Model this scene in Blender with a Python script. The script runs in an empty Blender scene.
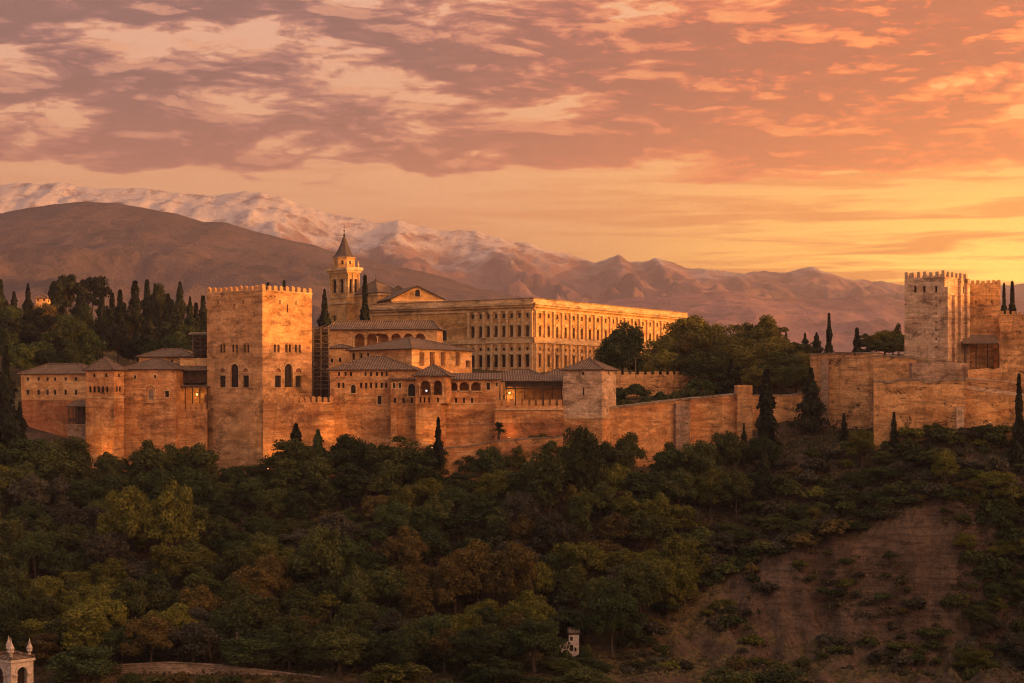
import bpy, math, random
import numpy as np
from mathutils import Vector, Matrix, noise
from mathutils.geometry import tessellate_polygon

random.seed(7)
rng = np.random.default_rng(11)
C = bpy.context.scene.collection
SC = bpy.context.scene

# ------------------------------------------------------------------ camera
F, HY = 1846.0, 410.0            # focal length in pixels of a 1024 wide frame, horizon row
cd = bpy.data.cameras.new('camera')
cd.sensor_width = 36.0
cd.lens = 36.0 * F / 1024.0
cd.shift_y = (HY - 341.5) / 1024.0
cd.clip_start, cd.clip_end = 0.5, 30000.0
cam = bpy.data.objects.new('camera', cd)
cam.rotation_euler = (math.radians(90), 0, 0)
C.objects.link(cam)
SC.camera = cam

# ------------------------------------------------------------------ light
SUN_AZ, SUN_EL = math.radians(108), math.radians(3.4)
S = Vector((math.sin(SUN_AZ) * math.cos(SUN_EL), math.cos(SUN_AZ) * math.cos(SUN_EL), math.sin(SUN_EL)))
sl = bpy.data.lights.new('sun', 'SUN')
sl.energy = 5.0
sl.angle = math.radians(0.5)
sl.color = (1.0, 0.39, 0.06)
so = bpy.data.objects.new('sun', sl)
so.rotation_euler = S.to_track_quat('Z', 'Y').to_euler()
so.location = (400, 200, 200)
C.objects.link(so)
SC.view_settings.view_transform = 'Standard'
SC.view_settings.look = 'None'
SC.view_settings.exposure = 0.32
SC.view_settings.gamma = 1.0
SC.view_settings.use_curve_mapping = False
SC.cycles.use_denoising = True
SC.cycles.filter_width = 1.1
SC.cycles.max_bounces = 6
SC.cycles.diffuse_bounces = 3
SC.cycles.transparent_max_bounces = 8
SC.cycles.volume_bounces = 0
SC.cycles.sample_clamp_indirect = 4.0


def lin(r, g, b):
    f = lambda c: (c / 255 / 12.92) if c <= 10 else ((c / 255 + 0.055) / 1.055) ** 2.4
    return (f(r), f(g), f(b), 1.0)


class NT:
    """small helper that wires shader nodes"""
    def __init__(s, tree):
        s.t = tree; s.n = tree.nodes; s.l = tree.links

    def put(s, inp, v):
        if isinstance(v, bpy.types.NodeSocket): s.l.new(v, inp)
        else: inp.default_value = v

    def node(s, kind, **kw):
        nd = s.n.new(kind)
        for k, v in kw.items(): setattr(nd, k, v)
        return nd

    def math(s, op, a, b=0.0, c=0.0, clamp=False):
        nd = s.node('ShaderNodeMath', operation=op, use_clamp=clamp)
        s.put(nd.inputs[0], a); s.put(nd.inputs[1], b); s.put(nd.inputs[2], c)
        return nd.outputs[0]

    def smooth(s, x, lo, hi, a=0.0, b=1.0):
        nd = s.node('ShaderNodeMapRange', interpolation_type='SMOOTHSTEP')
        for i, v in enumerate((x, lo, hi, a, b)): s.put(nd.inputs[i], v)
        return nd.outputs[0]

    def mix(s, f, a, b, mode='MIX'):
        nd = s.node('ShaderNodeMix', data_type='RGBA', blend_type=mode)
        s.put(nd.inputs['Factor'], f); s.put(nd.inputs[6], a); s.put(nd.inputs[7], b)
        return nd.outputs[2]

    def ramp(s, f, stops):
        nd = s.node('ShaderNodeValToRGB')
        el = nd.color_ramp.elements
        while len(el) < len(stops): el.new(0.5)
        for e, (p, c) in zip(el, stops): e.position = p; e.color = c
        s.put(nd.inputs[0], f)
        return nd.outputs[0]

    def noise(s, vec, scale, detail=4.0, rough=0.55, dist=0.0, out=0):
        nd = s.node('ShaderNodeTexNoise')
        if vec is not None: s.put(nd.inputs['Vector'], vec)
        nd.inputs['Scale'].default_value = scale
        nd.inputs['Detail'].default_value = detail
        nd.inputs['Roughness'].default_value = rough
        nd.inputs['Distortion'].default_value = dist
        return nd.outputs[out]

    def vmul(s, vec, k):
        nd = s.node('ShaderNodeVectorMath', operation='MULTIPLY')
        s.put(nd.inputs[0], vec); nd.inputs[1].default_value = k
        return nd.outputs[0]

    def xyz(s, vec):
        nd = s.node('ShaderNodeSeparateXYZ'); s.put(nd.inputs[0], vec)
        return nd.outputs

    def comb(s, x, y, z):
        nd = s.node('ShaderNodeCombineXYZ')
        s.put(nd.inputs[0], x); s.put(nd.inputs[1], y); s.put(nd.inputs[2], z)
        return nd.outputs[0]


# ------------------------------------------------------------------ sky
W = bpy.data.worlds.new('World')
SC.world = W
W.use_nodes = True
w = NT(W.node_tree)
w.n.clear()
dirv = w.node('ShaderNodeTexCoord').outputs['Generated']
dx, dy, dz = w.xyz(dirv)
zc = w.math('MAXIMUM', dz, 0.0)
# how far towards the after-glow: azimuth angle measured from straight ahead, clockwise
az = w.math('ARCTAN2', dx, dy)
right = w.smooth(az, -0.12, 0.34)
el20 = w.math('MULTIPLY', zc, 4.0, clamp=True)        # 0..0.25 -> 0..1
base_l = w.ramp(el20, [(0.0, lin(236, 148, 104)), (0.25, lin(248, 170, 118)), (0.5, lin(252, 184, 136)), (0.75, lin(244, 184, 152)), (1.0, lin(236, 184, 164))])
base_r = w.ramp(el20, [(0.0, lin(255, 176, 52)), (0.25, lin(255, 194, 78)), (0.45, lin(255, 196, 98)), (0.75, lin(255, 196, 130)), (1.0, lin(250, 186, 140))])
base = w.mix(right, base_l, base_r)
base = w.mix(1.0, base, w.mix(right, (1.05, 1.02, 1.04, 1), (1.28, 1.13, 1.0, 1)), 'MULTIPLY')
hot = w.math('MULTIPLY', w.smooth(az, 0.02, 0.27), w.smooth(zc, 0.15, 0.04))
base = w.mix(w.math('MULTIPLY', hot, 0.9), base, (2.7, 1.42, 0.26, 1))
# broken cloud deck: banks in rows, each lit along its upper right edge by the low sun
def deck(ox, oy):
    X = w.math('MULTIPLY_ADD', az, 8.0, ox); Y = w.math('MULTIPLY_ADD', zc, 30.0, oy)
    a = w.noise(w.comb(X, Y, 2.6), 2.3, 10.0, 0.60, 0.3)
    b = w.noise(w.comb(w.math('MULTIPLY', X, 0.45), Y, 6.1), 1.15, 3.0, 0.5, 0.2)
    return w.math('ADD', w.math('MULTIPLY', a, 0.66), w.math('MULTIPLY', b, 0.50))
dens = deck(0.0, 0.0)
dens_up = deck(0.05, 0.13)
thr = w.smooth(zc, 0.104, 0.136, 0.78, 0.490)
q = w.math('SUBTRACT', dens, thr)
cl = w.smooth(q, -0.012, 0.035)
lit = w.smooth(w.math('SUBTRACT', dens, dens_up), 0.01, 0.10)
thick = w.math('SUBTRACT', w.smooth(q, -0.01, 0.10), w.math('MULTIPLY', lit, 0.75), clamp=True)
n2 = w.noise(w.comb(w.math('MULTIPLY', az, 8.0), w.math('MULTIPLY', zc, 30.0), 9.0), 6.0, 5.0, 0.6, 0.3)
thick = w.math('ADD', thick, w.math('MULTIPLY', w.math('SUBTRACT', n2, 0.5), 0.7), clamp=True)
c_l = w.ramp(thick, [(0.0, lin(250, 176, 138)), (0.3, lin(206, 138, 122)), (0.7, lin(150, 94, 104)), (1.0, lin(112, 72, 88))])
c_r = w.ramp(thick, [(0.0, lin(255, 196, 110)), (0.3, lin(255, 150, 84)), (0.7, lin(222, 104, 70)), (1.0, lin(160, 76, 68))])
c_r = w.mix(1.0, c_r, (1.22, 0.98, 0.86, 1), 'MULTIPLY')
lowwarm = w.smooth(zc, 0.185, 0.115)
ccol = w.mix(w.smooth(az, -0.12, 0.24), c_l, c_r)
ccol = w.mix(w.math('MULTIPLY', lowwarm, 0.5), ccol, w.mix(right, lin(216, 126, 104), (1.25, .27, .05, 1)))
# thin streaks low down
P2 = w.comb(w.math('MULTIPLY', az, 7.0), w.math('MULTIPLY', zc, 110.0), 1.3)
st = w.noise(P2, 1.1, 5.0, 0.6, 0.5)
stm = w.math('MULTIPLY', w.smooth(st, 0.44, 0.62), w.math('MULTIPLY', w.smooth(zc, 0.03, 0.06), w.smooth(zc, 0.16, 0.12)))
sky = w.mix(w.math('MULTIPLY', stm, w.smooth(az, -0.2, 0.2, 0.35, 0.85)), base, w.mix(right, lin(240, 150, 104), lin(252, 150, 58)))
sky = w.mix(w.math('MULTIPLY', cl, 0.95), sky, ccol)
# the rest of the dome: dusky zenith, rosy sky opposite, after-glow round the sun
up = w.smooth(zc, 0.24, 0.6)
sky = w.mix(up, sky, lin(166, 152, 152))
back = w.math('MULTIPLY', w.smooth(dy, 0.35, -0.25), w.smooth(dz, -0.02, 0.05))
sky = w.mix(back, sky, lin(192, 170, 160))
gd = w.node('ShaderNodeVectorMath', operation='DOT_PRODUCT')
w.put(gd.inputs[0], dirv); gd.inputs[1].default_value = S
glow = w.math('POWER', w.math('MAXIMUM', gd.outputs['Value'], 0.0), 3.0)
glow = w.math('MULTIPLY', glow, w.smooth(dy, 0.8, 0.45))
glowc = w.mix(glow, (0, 0, 0, 1), (4.4, 1.85, 0.62, 1))
sky = w.mix(1.0, sky, glowc, 'ADD')
# strongest after-glow low over the added western spur, just beyond the picture's right edge
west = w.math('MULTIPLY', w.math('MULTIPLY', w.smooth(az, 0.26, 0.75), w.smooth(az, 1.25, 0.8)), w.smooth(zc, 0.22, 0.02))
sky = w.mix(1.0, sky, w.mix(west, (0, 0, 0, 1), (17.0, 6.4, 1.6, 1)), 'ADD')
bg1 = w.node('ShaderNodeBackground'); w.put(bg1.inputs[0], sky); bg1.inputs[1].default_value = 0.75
nish = w.node('ShaderNodeTexSky', sky_type='NISHITA')
nish.sun_disc = False
nish.sun_elevation = SUN_EL
nish.sun_rotation = SUN_AZ
nish.air_density = 2.0; nish.dust_density = 4.0
bg2 = w.node('ShaderNodeBackground'); w.put(bg2.inputs[0], nish.outputs[0]); bg2.inputs[1].default_value = 0.05
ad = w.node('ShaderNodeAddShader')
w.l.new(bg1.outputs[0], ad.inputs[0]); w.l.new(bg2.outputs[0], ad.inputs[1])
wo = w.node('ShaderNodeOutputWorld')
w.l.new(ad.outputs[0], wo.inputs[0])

# ------------------------------------------------------------------ geometry helpers
def K(px, d): return Vector(((px - 512.0) / F * d, d))
def Z(py, d): return (HY - py) / F * d


class MB:
    """collects faces, then links them as ONE mesh object"""
    def __init__(s): s.v = []; s.f = []; s.m = []

    def poly(s, pts, mi=0):
        b = len(s.v); s.v.extend([tuple(p) for p in pts]); s.f.append(tuple(range(b, b + len(pts)))); s.m.append(mi)

    def box(s, c, size, rz=0.0, mi=0):
        hx, hy, hz = size[0] / 2, size[1] / 2, size[2] / 2
        cs, sn = math.cos(rz), math.sin(rz)
        P = []
        for z in (-hz, hz):
            for x, y in ((-hx, -hy), (hx, -hy), (hx, hy), (-hx, hy)):
                P.append((c[0] + x * cs - y * sn, c[1] + x * sn + y * cs, c[2] + z))
        for q in ((0, 3, 2, 1), (4, 5, 6, 7), (0, 1, 5, 4), (1, 2, 6, 5), (2, 3, 7, 6), (3, 0, 4, 7)):
            s.poly([P[i] for i in q], mi)

    def prism(s, pts, z0, z1, mi=0):
        n = len(pts)
        for i in range(n):
            a, b = pts[i], pts[(i + 1) % n]
            s.poly([(a[0], a[1], z0), (b[0], b[1], z0), (b[0], b[1], z1), (a[0], a[1], z1)], mi)
        s.poly([(p[0], p[1], z1) for p in pts], mi)
        s.poly([(p[0], p[1], z0) for p in reversed(pts)], mi)

    def tube(s, p0, p1, r0, r1, n=6, mi=0, cap=True):
        p0, p1 = Vector(p0), Vector(p1)
        ax = (p1 - p0).normalized()
        t = ax.orthogonal().normalized(); b = ax.cross(t)
        ra = [p0 + (t * math.cos(k * math.tau / n) + b * math.sin(k * math.tau / n)) * r0 for k in range(n)]
        rb = [p1 + (t * math.cos(k * math.tau / n) + b * math.sin(k * math.tau / n)) * r1 for k in range(n)]
        for k in range(n):
            s.poly([ra[k], ra[(k + 1) % n], rb[(k + 1) % n], rb[k]], mi)
        if cap:
            s.poly(rb, mi); s.poly(ra[::-1], mi)

    def lathe(s, c, prof, n=10, mi=0):
        rings = [[(c[0] + r * math.cos(k * math.tau / n), c[1] + r * math.sin(k * math.tau / n), c[2] + z) for k in range(n)] for r, z in prof]
        for a, b in zip(rings, rings[1:]):
            for k in range(n): s.poly([a[k], a[(k + 1) % n], b[(k + 1) % n], b[k]], mi)
        s.poly(rings[-1], mi)

    def build(s, name, mats, parent=None, at=(0, 0, 0), rz=0.0, smooth=False):
        """vertices are in world space unless AT is given as the object's own place"""
        me = bpy.data.meshes.new(name)
        off = Vector((0, 0, 0))
        if parent is not None and at == (0, 0, 0): off = ROOT[parent.name]
        me.from_pydata([(x - off.x, y - off.y, z - off.z) for x, y, z in s.v], [], s.f)
        finish(me, mats, s.m, smooth)
        return link(name, me, parent, at, rz)


def finish(me, mats, mi=None, smooth=False):
    for m in (mats if isinstance(mats, (list, tuple)) else [mats]): me.materials.append(m)
    if mi is not None: me.polygons.foreach_set('material_index', np.array(mi, dtype=np.int32))
    if smooth: me.polygons.foreach_set('use_smooth', np.ones(len(me.polygons), dtype=bool))
    me.update()
    auto_uv(me)


def auto_uv(me):
    """metres along the wall / up the slope, from each face's own direction"""
    nl = len(me.loops)
    if nl == 0: return
    co = np.empty(len(me.vertices) * 3); me.vertices.foreach_get('co', co); co = co.reshape(-1, 3)
    li = np.empty(nl, dtype=np.int32); me.loops.foreach_get('vertex_index', li)
    nf = len(me.polygons)
    nr = np.empty(nf * 3); me.polygons.foreach_get('normal', nr); nr = nr.reshape(-1, 3)
    tot = np.empty(nf, dtype=np.int32); me.polygons.foreach_get('loop_total', tot)
    t = np.stack([-nr[:, 1], nr[:, 0], np.zeros(nf)], 1)
    ln = np.linalg.norm(t, axis=1)
    flat = ln < 0.05
    t[flat] = (1, 0, 0); ln[flat] = 1
    t /= ln[:, None]
    b = np.cross(nr, t)
    P = co[li]
    T = np.repeat(t, tot, axis=0); B = np.repeat(b, tot, axis=0)
    uv = np.stack([(P * T).sum(1), (P * B).sum(1)], 1)
    lay = me.uv_layers.new(name='UVMap')
    lay.data.foreach_set('uv', uv.ravel())


ROOT = {}


def link(name, me, parent=None, at=(0, 0, 0), rz=0.0):
    o = bpy.data.objects.new(name, me)
    C.objects.link(o)
    o.location = at
    o.rotation_euler = (0, 0, rz)
    if parent is not None: o.parent = parent
    if parent is not None and at == (0, 0, 0): ROOT[o.name] = ROOT[parent.name]
    return o


def tag(o, label=None, cat=None, group=None, kind=None):
    if label: o['label'] = label
    if cat: o['category'] = cat
    if group: o['group'] = group
    if kind: o['kind'] = kind
    return o


def thing(name, label, cat, loc, group=None):
    o = bpy.data.objects.new(name, None)
    o.empty_display_size = 1.0
    C.objects.link(o)
    o.location = loc
    ROOT[o.name] = Vector(loc)
    return tag(o, label, cat, group, 'thing')


def copy_child(o, parent, at, rz=0.0):
    c = o.copy(); C.objects.link(c); c.parent = parent; c.location = at; c.rotation_euler = (0, 0, rz)
    return c


# ------------------------------------------------------------------ materials
def new_mat(name):
    m = bpy.data.materials.new(name); m.use_nodes = True
    t = NT(m.node_tree); t.n.clear()
    b = t.node('ShaderNodeBsdfPrincipled')
    o = t.node('ShaderNodeOutputMaterial'); t.l.new(b.outputs[0], o.inputs[0])
    b.inputs['Roughness'].default_value = 0.9
    b.inputs['Specular IOR Level'].default_value = 0.15
    return m, t, b


def bump(t, b, h, dist=0.1, strength=0.6):
    nd = t.node('ShaderNodeBump'); nd.inputs['Strength'].default_value = strength
    nd.inputs['Distance'].default_value = dist
    t.put(nd.inputs['Height'], h); t.l.new(nd.outputs[0], b.inputs['Normal'])


def mat_wall(name, pale, mid, dark, course=0.85, block=2.2, rough=0.5, mortar=0.03, stain=0.5, patch=0.5, blockvar=0.35, red=None):
    """rammed earth / rubble / ashlar: courses, patched areas, run-off streaks, put-log holes"""
    m, t, b = new_mat(name)
    tc = t.node('ShaderNodeTexCoord')
    ob, uv = tc.outputs['Object'], tc.outputs['UV']
    big = t.noise(t.vmul(ob, (1.0, 1.0, 1.9)), 0.10, 5.0, 0.65, 0.4)
    med = t.noise(t.vmul(ob, (1.0, 1.0, 2.0)), 0.20, 7.0, 0.72, 0.5)
    fine = t.noise(t.vmul(ob, (1.0, 1.0, 1.5)), 1.7, 5.0, 0.75)
    col = t.mix(t.smooth(med, 0.40, 0.60), mid, pale)
    lay = t.noise(t.vmul(ob, (0.12, 0.12, 1.1)), 1.0, 4.0, 0.6, 0.3)
    col = t.mix(t.math('MULTIPLY', t.smooth(lay, 0.50, 0.60), 0.5), col, dark)
    col = t.mix(t.math('MULTIPLY', t.smooth(big, 0.48, 0.66), patch), col, red or dark)
    br = t.node('ShaderNodeTexBrick')
    br.offset = 0.5
    wob = t.node('ShaderNodeVectorMath', operation='MULTIPLY_ADD'); t.put(wob.inputs[0], t.noise(uv, 0.9, 3.0, 0.6, 0.0, 1)); wob.inputs[1].default_value = (0.7, 0.45, 0); t.put(wob.inputs[2], uv)
    t.put(br.inputs['Vector'], wob.outputs[0])
    br.inputs['Color1'].default_value = (0.25, 0.25, 0.25, 1); br.inputs['Color2'].default_value = (0.8, 0.8, 0.8, 1)
    br.inputs['Mortar'].default_value = (0.0, 0.0, 0.0, 1)
    br.inputs['Scale'].default_value = 1.0
    br.inputs['Mortar Size'].default_value = mortar
    br.inputs['Brick Width'].default_value = block
    br.inputs['Row Height'].default_value = course
    bc = t.xyz(br.outputs['Color'])[0]
    k = t.math('MULTIPLY_ADD', bc, 2.0 * blockvar, 1.0 - blockvar)
    k = t.math('MULTIPLY', k, t.smooth(fine, 0.30, 0.70, 0.76, 1.20))
    # run-off streaks stretched down the wall
    sv = t.noise(t.vmul(ob, (0.5, 0.5, 0.09)), 1.0, 5.0, 0.7, 0.5)
    k = t.math('MULTIPLY', k, t.smooth(sv, 0.36, 0.52, 1.0 - 0.40 * stain, 1.04))
    # holes and missing blocks
    vo = t.node('ShaderNodeTexVoronoi', feature='F1'); t.put(vo.inputs['Vector'], uv); vo.inputs['Scale'].default_value = 0.42
    vo.inputs['Randomness'].default_value = 0.8
    k = t.math('MULTIPLY', k, t.smooth(vo.outputs['Distance'], 0.045, 0.075, 0.35, 1.0))
    wear = t.math('MULTIPLY', t.smooth(t.noise(t.vmul(ob, (1.0, 1.0, 1.8)), 0.20, 7.0, 0.75, 0.6), 0.54, 0.60), rough)
    k = t.math('MULTIPLY', k, t.math('SUBTRACT', 1.0, t.math('MULTIPLY', wear, t.smooth(fine, 0.40, 0.56))))
    ero = t.noise(t.vmul(ob, (1.0, 1.0, 1.5)), 0.13, 8.0, 0.68, 0.9)
    e1 = t.smooth(ero, 0.545, 0.575)
    k = t.math('MULTIPLY', k, t.math('SUBTRACT', 1.0, t.math('MULTIPLY', e1, t.math('MULTIPLY_ADD', bc, -0.55, 0.58))))
    k = t.math('MULTIPLY', k, t.smooth(ero, 0.46, 0.40, 1.0, 1.16))
    nd = t.node('ShaderNodeVectorMath', operation='SCALE'); t.put(nd.inputs[0], col); t.put(nd.inputs['Scale'], k)
    t.put(b.inputs['Base Color'], nd.outputs[0])
    h = t.math('ADD', t.math('MULTIPLY', bc, 0.5), t.math('MULTIPLY', fine, 0.9))
    bump(t, b, h, 0.10, 0.7)
    return m


def rgb(r, g, b): return (r, g, b, 1.0)


M_TAPIA = mat_wall('rammed_earth_wall', rgb(.70, .37, .165), rgb(.52, .225, .08), rgb(.25, .10, .042), patch=0.8, blockvar=0.12, mortar=0.008, red=rgb(.36, .15, .07))
M_TOWER = mat_wall('great_tower_wall', rgb(.66, .375, .185), rgb(.50, .26, .115), rgb(.27, .135, .062), course=0.62, block=1.7, patch=0.5, blockvar=0.14, stain=0.35, mortar=0.008)
M_RED = mat_wall('red_rammed_wall', rgb(.50, .235, .11), rgb(.40, .15, .065), rgb(.23, .09, .042), course=0.9, block=3.0, patch=0.6, blockvar=0.12, mortar=0.008)
M_RUBBLE = mat_wall('rubble_stone_wall', rgb(.44, .30, .22), rgb(.31, .19, .13), rgb(.15, .09, .06), course=0.4, block=0.9, blockvar=0.3, mortar=0.02, patch=0.55, rough=0.8, stain=0.7)
M_ASHLAR = mat_wall('pale_stone_tower', rgb(.70, .48, .32), rgb(.56, .35, .22), rgb(.30, .17, .10), course=0.6, block=1.5, blockvar=0.24, mortar=0.015, patch=0.3, rough=0.7, stain=0.5)
M_FORT = mat_wall('fort_wall', rgb(.74, .41, .185), rgb(.56, .28, .115), rgb(.20, .10, .05), course=0.55, block=1.4, blockvar=0.16, mortar=0.008, patch=0.6, rough=0.85, stain=0.7, red=rgb(.42, .17, .06))
M_PLASTER = mat_wall('ochre_plaster', rgb(.74, .45, .215), rgb(.62, .32, .13), rgb(.38, .17, .065), course=3.0, block=9.0, mortar=0.0, blockvar=0.05, rough=0.4, stain=0.4, patch=0.4)
M_SAND = mat_wall('golden_sandstone', rgb(.66, .39, .165), rgb(.57, .31, .115), rgb(.40, .19, .07), course=0.6, block=1.6, mortar=0.012, blockvar=0.10, rough=0.4, stain=0.5, patch=0.4)
M_TRIM = mat_wall('worn_sandstone_trim', rgb(.68, .47, .27), rgb(.56, .36, .19), rgb(.34, .20, .105), course=0.8, block=2.0, mortar=0.01, blockvar=0.10, rough=0.3, stain=0.3, patch=0.3)
M_COPE = mat_wall('weathered_coping', rgb(.36, .27, .20), rgb(.27, .19, .135), rgb(.16, .11, .08), course=0.4, block=0.8, blockvar=0.4, rough=0.6, stain=0.3)
M_WHITE = mat_wall('limewash_white', rgb(.60, .50, .44), rgb(.50, .41, .36), rgb(.34, .27, .23), course=4.0, block=9.0, mortar=0.0, blockvar=0.04, rough=0.5, stain=0.6, patch=0.3)


def mat_plain(name, col, rough=0.85, var=0.35, scale=1.2, metal=0.0):
    m, t, b = new_mat(name)
    ob = t.node('ShaderNodeTexCoord').outputs['Object']
    n = t.noise(ob, scale, 4.0, 0.6)
    nd = t.node('ShaderNodeVectorMath', operation='SCALE'); nd.inputs[0].default_value = col[:3]
    t.put(nd.inputs['Scale'], t.smooth(n, 0.3, 0.7, 1 - var, 1 + var))
    t.put(b.inputs['Base Color'], nd.outputs[0])
    b.inputs['Roughness'].default_value = rough; b.inputs['Metallic'].default_value = metal
    return m


M_DARK = mat_plain('dark_window_pane', rgb(.030, .022, .018), 0.35, 0.3)
M_DUSK = mat_plain('dusty_window_pane', rgb(.085, .052, .034), 0.5, 0.4)
M_VOID = mat_plain('deep_shaded_room', rgb(.05, .03, .02), 0.9, 0.3)
M_WOOD = mat_plain('dark_timber', rgb(.075, .045, .03), 0.8, 0.4)
M_STEEL = mat_plain('scaffold_steel', rgb(.17, .13, .105), 0.6, 0.4, metal=0.3)
M_BARK = mat_plain('bark', rgb(.075, .055, .04), 0.95, 0.4, 3.0)
M_LEAD = mat_plain('slate_spire', rgb(.085, .065, .06), 0.6, 0.35, 2.0)
M_IRON = mat_plain('iron', rgb(.03, .028, .026), 0.5, 0.2, metal=0.6)
M_SHUT = mat_plain('wooden_shutter', rgb(.20, .10, .05), 0.8, 0.3)


def mat_roof():
    m, t, b = new_mat('old_clay_tiles')
    tc = t.node('ShaderNodeTexCoord'); uv = tc.outputs['UV']; ob = tc.outputs['Object']
    u, v, _ = t.xyz(uv)
    n = t.noise(ob, 0.5, 5.0, 0.65); n2 = t.noise(ob, 3.2, 3.0, 0.7)
    col = t.mix(t.smooth(n, 0.35, 0.65), rgb(.125, .082, .062), rgb(.21, .135, .095))
    col = t.mix(t.math('MULTIPLY', t.smooth(n2, 0.46, 0.68), 0.85), col, rgb(.34, .25, .18))
    rib = t.math('SINE', t.math('MULTIPLY', u, math.tau / 0.62))
    k = t.math('MULTIPLY_ADD', rib, 0.28, 0.92)
    row = t.math('FRACT', t.math('MULTIPLY', v, 1 / 0.9))
    k = t.math('MULTIPLY', k, t.smooth(row, 0.0, 0.25, 0.78, 1.0))
    nd = t.node('ShaderNodeVectorMath', operation='SCALE'); t.put(nd.inputs[0], col); t.put(nd.inputs['Scale'], k)
    t.put(b.inputs['Base Color'], nd.outputs[0])
    bump(t, b, t.math('ADD', rib, t.math('MULTIPLY', n2, 1.2)), 0.10, 0.8)
    return m


M_ROOF = mat_roof()


def mat_leaf(name, c1, c2, c3=None):
    m, t, b = new_mat(name)
    ob = t.node('ShaderNodeTexCoord').outputs['Object']
    rnd = t.node('ShaderNodeObjectInfo').outputs['Random']
    n = t.noise(ob, 0.45, 3.0, 0.6); n2 = t.noise(ob, 2.0, 4.0, 0.65)
    col = t.mix(t.smooth(n, 0.35, 0.65), c1, c2)
    if c3: col = t.mix(t.math('MULTIPLY', t.smooth(n2, 0.52, 0.70), 0.75), col, c3)
    k = t.math('MULTIPLY', t.smooth(n2, 0.3, 0.7, 0.70, 1.30), t.math('MULTIPLY_ADD', rnd, 0.55, 0.52))
    nd = t.node('ShaderNodeVectorMath', operation='SCALE'); t.put(nd.inputs[0], col); t.put(nd.inputs['Scale'], k)
    t.put(b.inputs['Base Color'], nd.outputs[0])
    b.inputs['Roughness'].default_value = 0.7
    tr = t.node('ShaderNodeBsdfTranslucent'); t.put(tr.inputs[0], nd.outputs[0])
    mx = t.node('ShaderNodeMixShader'); mx.inputs[0].default_value = 0.25
    t.l.new(b.outputs[0], mx.inputs[1]); t.l.new(tr.outputs[0], mx.inputs[2])
    out = [x for x in t.n if x.bl_idname == 'ShaderNodeOutputMaterial'][0]
    t.l.new(mx.outputs[0], out.inputs[0])
    return m


LEAF = {
    'dark green': mat_leaf('dark_green_leaves', rgb(.040, .060, .018), rgb(.060, .086, .024), rgb(.086, .106, .030)),
    'olive green': mat_leaf('olive_leaves', rgb(.064, .080, .021), rgb(.096, .110, .028), rgb(.135, .134, .034)),
    'yellow-green': mat_leaf('yellow_green_leaves', rgb(.115, .125, .020), rgb(.175, .168, .026), rgb(.23, .20, .032)),
    'golden brown': mat_leaf('golden_brown_leaves', rgb(.120, .088, .024), rgb(.150, .108, .028), rgb(.18, .125, .030)),
    'grey-green': mat_leaf('grey_green_leaves', rgb(.075, .070, .046), rgb(.100, .094, .060), rgb(.13, .115, .08)),
    'sunlit-tinted olive': mat_leaf('sunlit_tinted_olive_leaves', rgb(.15, .14, .028), rgb(.23, .195, .036), rgb(.29, .235, .045)),  # paler leaves for the park, sunlight painted into their colour
    'blackish green': mat_leaf('blackish_conifer_leaves', rgb(.022, .030, .015), rgb(.034, .042, .018), rgb(.045, .052, .022)),
}

# ------------------------------------------------------------------ terrain
TC = np.array([-600, 0, 200, 330, 450, 600, 720, 820, 950, 1030, 1200, 1700], float)
TR = {  # distance : picture row of the bare ground per column
    350: [668, 668, 668, 676, 684, 684, 690, 700, 712, 712, 712, 712],
    365: [645, 645, 645, 645, 645, 650, 660, 680, 696, 690, 685, 680],
    380: [606, 606, 606, 606, 606, 610, 622, 640, 640, 655, 640, 630],
    388: [587, 587, 587, 587, 587, 591, 603, 590, 566, 600, 605, 600],
    395: [568, 568, 568, 568, 568, 572, 582, 545, 506, 540, 580, 570],
    404: [545, 545, 545, 545, 545, 550, 558, 520, 480, 488, 540, 530],
    412: [525, 525, 525, 525, 523, 528, 536, 495, 455, 455, 500, 490],
    425: [496, 496, 500, 492, 488, 490, 494, 452, 424, 424, 450, 440],
    434: [478, 478, 484, 474, 468, 466, 472, 440, 415, 415, 425, 420],
    441: [462, 466, 474, 460, 456, 455, 455, 432, 408, 408, 412, 410],
    447: [450, 450, 455, 450, 440, 425, 425, 420, 400, 400, 400, 400],
    455: [430, 425, 420, 410, 405, 403, 404, 404, 372, 368, 380, 390],
    480: [405, 400, 385, 390, 385, 393, 390, 362, 356, 354, 365, 380],
    520: [370, 365, 365, 375, 373, 373, 374, 354, 354, 354, 360, 370],
    580: [340, 345, 345, 345, 350, 360, 360, 354, 354, 354, 360, 370],
    700: [316, 318, 322, 340, 350, 360, 360, 358, 358, 358, 360, 370],
    1000: [330, 330, 335, 345, 352, 365, 365, 362, 362, 362, 365, 375],
    1600: [380, 380, 380, 380, 380, 385, 385, 385, 385, 385, 385, 385],
    4000: [395, 395, 395, 395, 395, 395, 395, 395, 395, 395, 395, 395],
    9000: [402, 402, 402, 402, 402, 402, 402, 402, 402, 402, 402, 402],
}
NEAR = [(-400, 8.0), (-30, -2.5), (20, -4.0), (60, -20.0), (150, -55.0), (230, -84.0), (290, -88.0), (322, -70.0), (337, -49.4), (342, -48.6)]
DR = np.array([a for a, _ in NEAR] + list(TR), float)
ZR = np.array([[z] * len(TC) for _, z in NEAR] + [[(HY - p) / F * d for p in row] for d, row in TR.items()])


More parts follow.
